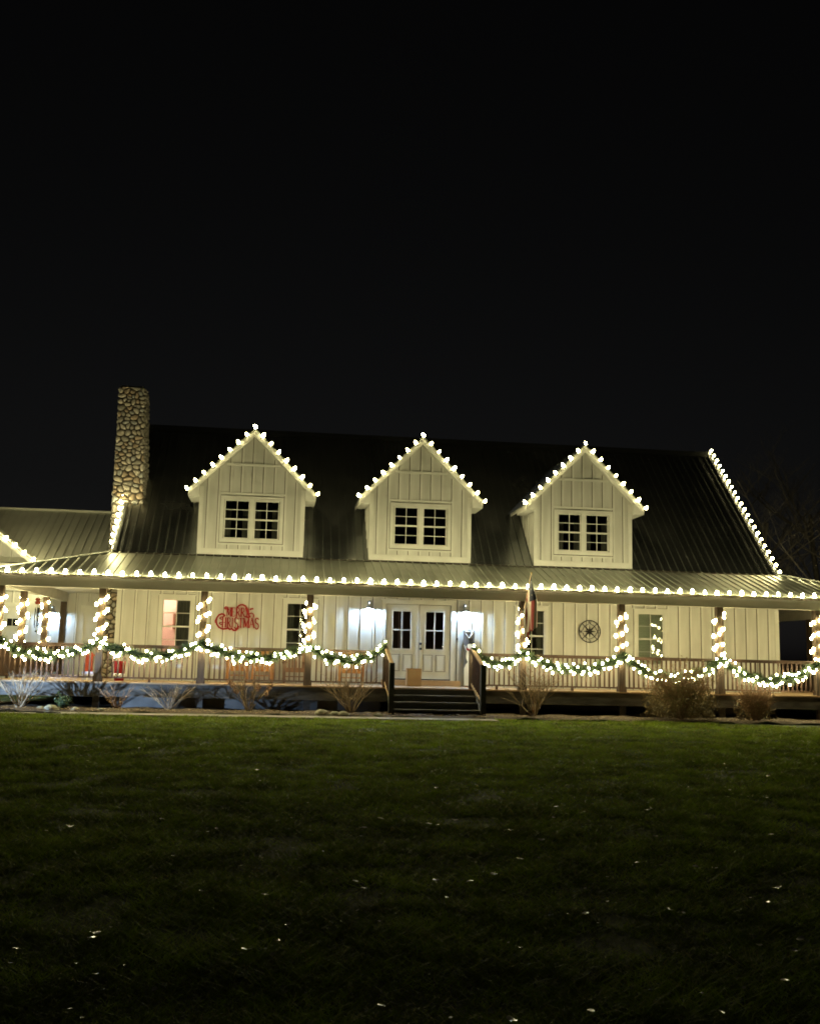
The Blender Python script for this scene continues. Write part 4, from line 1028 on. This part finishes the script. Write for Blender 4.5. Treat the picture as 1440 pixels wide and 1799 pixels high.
shrub(10.95,-2.95,1.35,.30,7,'upright twiggy shrub with a few dark leaves against the flag post railing', M_twig2, leaf=M_leafd, nleaf=50, twist=.2)
shrub(14.72,-3.3,1.12,.95,70,'dense brown leaved bush below the blind window', M_twig2, leaf=M_leafd, nleaf=7000, twist=.3, forks=5, name='leafy_bush', dome=(.95,1.12))
shrub(16.75,-3.25,.72,.55,150,'rounded bare bush with fine reddish twigs near the wall end', M_twig2, leaf=M_leafd, nleaf=900, twist=.3, r0=.007, forks=5, dome=(.55,.72))
T = shrub(-.55,-3.35,.28,.22,12,'small green leafy plant among the rocks under the deck edge', M_leafg, leaf=M_leafg, nleaf=420, twist=.3, name='green_plant')
T = shrub(-2.35,-3.4,.30,.35,14,'small green leafy plant beside the fanned bare shrub', M_leafg, leaf=M_leafg, nleaf=380, twist=.3, name='green_plant')
def rock(X,Y,s,label):
    rg = random.Random(int(X*977)); mb = MB(); n = 9; prof = [(.75,-.3),(1,.05),(.85,.4),(.5,.66),(.15,.75)]
    for i,(r_,h) in enumerate(prof):
        for j in range(n):
            a = 2*math.pi*j/n; q = r_*rg.uniform(.82,1.15); mb.v.append((X+q*s*1.2*math.cos(a), Y+q*s*math.sin(a), GZ+.03+h*s*rg.uniform(.85,1.1)))
    for i in range(len(prof)-1):
        for j in range(n): mb.f.append((i*n+j,i*n+(j+1)%n,(i+1)*n+(j+1)%n,(i+1)*n+j)); mb.mi.append(0)
    mb.f.append(tuple((len(prof)-1)*n+j for j in range(n))); mb.mi.append(0)
    tag(mb.build('rock', M_rock, None, True), label, 'rock', 'rocks in the mulch bed')
for X,Y,s in ((-1.05,-3.5,.11),(-.82,-3.55,.16),(-.25,-3.6,.10),(.35,-3.65,.09)): rock(X,Y,s,'grey rock in the mulch under the garage end of deck')
for X,Y,s in ((5.55,-3.6,.16),(5.85,-3.75,.12),(6.05,-3.8,.13),(6.9,-3.75,.09)): rock(X,Y,s,'mossy rock in the mulch near the tangled shrub by the steps')
hs_ = [(-6+i*.35, -4.35+.05*math.sin(i*.9), GZ+.027) for i in range(15)]+[(-.6,-4.5,GZ+.027),(-.40,-4.58,GZ+.027),(-.55,-4.66,GZ+.027),(-.9,-4.66,GZ+.027)]
tag(MB().tube(hs_, .014, 6).build('garden_hose', M_hw, None, True), 'thin dark garden hose lying along the concrete walkway', 'hose')

lt = MB()
for i in range(2600):
    X_ = random.uniform(-4,22); Y_ = -3.95+abs(random.gauss(0,.28)); z_ = GZ+.05+random.uniform(0,.05); a = random.uniform(0,6.28); s_ = random.uniform(.015,.04); tl_ = random.uniform(-.6,.9)
    if 7.2 < X_ < 9.6 and Y_ > -3.6: continue
    ux, uy = math.cos(a)*s_, math.sin(a)*s_
    lt.add([(X_-ux,Y_-uy,z_-s_*tl_*.4),(X_+uy*.6,Y_-ux*.6,z_),(X_+ux,Y_+uy,z_+s_*tl_*.4),(X_-uy*.6,Y_+ux*.6,z_+.004)], [(0,1,2,3)])
tag(lt.build('leaf_litter', M_litter), 'brown leaf litter along the edge of the mulch bed', 'leaves', kind='stuff')
# fallen leaves that catch the light on the dark lawn
lm = []
for k in range(4):
    rg = random.Random(k); mb = MB(); n = 9
    ring_ = [(.05*(.55+.45*abs(math.cos(2.5*2*math.pi*i/n)))*math.cos(2*math.pi*i/n), .036*(.6+.4*abs(math.sin(2.5*2*math.pi*i/n)))*math.sin(2*math.pi*i/n)) for i in range(n)]
    vs = [(a,b,.25*(a*a+b*b)*30*.3+rg.uniform(-.004,.006)) for a,b in ring_]+[(0,0,.002)]
    mb.add(vs, [(i,(i+1)%n,n) for i in range(n)]); lm.append(mb.mesh('leaf', M_pale, False)[0])
for i in range(160):
    d = math.exp(random.uniform(math.log(5),math.log(21))); a = YAW+random.uniform(-.42,.42)
    X, Y = 4.43+d*math.sin(a), -29.12+d*math.cos(a)
    o = inst('fallen_leaf', random.choice(lm), None, (X,Y,float(ground_z(X,Y))+.042), (random.gauss(-.03,.13),random.gauss(0,.13),random.uniform(0,6.3)), (random.choice((.28,.35,.45,.6,.8)),)*3)
    tag(o, 'pale curled fallen leaf lying on the dark lawn', 'leaf', 'fallen leaves on the lawn')

# ------------------------------------------------------------------ bare trees beyond the house
def bare_tree(X, Y, hgt, label, seed):
    rg = random.Random(seed); T = thing('bare_tree', (X,Y,GZ-.1), label, 'tree', 'bare trees beyond the house')
    tk = MB(); br = MB()
    def grow(p, d, L, r, lev):
        pts = [p]; k = 5; q = p.copy(); dd = d.copy()
        for i in range(k):
            dd = (dd+Vector((rg.uniform(-1,1),rg.uniform(-1,1),rg.uniform(-.5,.9)))*.13).normalized(); q = q+dd*L/k; pts.append(q.copy())
        (tk if lev == 0 else br).tube(pts, [r*(1-.6*i/k) for i in range(k+1)], 7 if lev == 0 else 4 if lev<3 else 3)
        if lev < 4:
            for i in range([9,6,5,4][lev]):
                t = rg.uniform(.3 if lev==0 else .2,1); j = min(int(t*k),k-1); s_ = pts[j].lerp(pts[j+1], t*k-j)
                a = rg.uniform(0,6.28); o = Vector((math.cos(a),math.sin(a),rg.uniform(.0,.7)))
                grow(s_, (dd*.55+o*.8).normalized(), L*rg.uniform(.38,.6), r*(1-.6*t)*.5, lev+1)
    grow(Vector((X,Y,GZ-.2)), Vector((rg.uniform(-.08,.08),rg.uniform(-.08,.08),1)).normalized(), hgt*.75, hgt*.018, 0)
    tk.build('trunk', M_bark, T, True); o = br.build('crown', M_bark, T)
for i,(X,Y,h,lab) in enumerate([(32.5,9,9,'slim bare tree at the open side of the yard'),(27.5,11,9.5,'tall bare tree with spreading limbs beyond the porch wall end'),(26.0,16,11,'tall bare tree behind the spreading one'),
    (30.5,17,12,'very tall bare tree at the far edge of yard'),(23.5,20,10,'bare tree standing directly behind the main gable'),(29.0,24,12,'distant bare tree in the dark wood edge')]):
    bare_tree(X,Y,h,lab,40+i)

# landscape floodlight on a stake beside the walkway, beyond the garage end of the deck
fx = thing('garden_floodlight', (-6.5,-5.6,GZ), 'black landscape floodlight on a stake beside the walkway', 'floodlight')
MB().tube([(-6.5,-5.6,GZ-.1),(-6.5,-5.6,GZ+.16)], .018, 6).build('stake', M_black, fx)
aim = (Vector((.0,-2.4,-.42))-Vector((-6.5,-5.6,GZ+.24))).normalized(); hp = Vector((-6.5,-5.6,GZ+.24))
MB().bar(hp-aim*.12, hp+aim*.04, .16, .12).build('housing', M_black, fx)
MB().bar(hp+aim*.041, hp+aim*.045, .14, .10).build('lens', M_white, fx)
L = bpy.data.lights.new('flood_lamp','SPOT'); L.energy = 6500; L.color = (.48,.70,1); L.spot_size = R(25); L.spot_blend = .6; L.shadow_soft_size = .04
lo = bpy.data.objects.new('flood_lamp', L); link(lo, fx, hp+aim*.07); lo.rotation_euler = aim.to_track_quat('-Z','Y').to_euler()
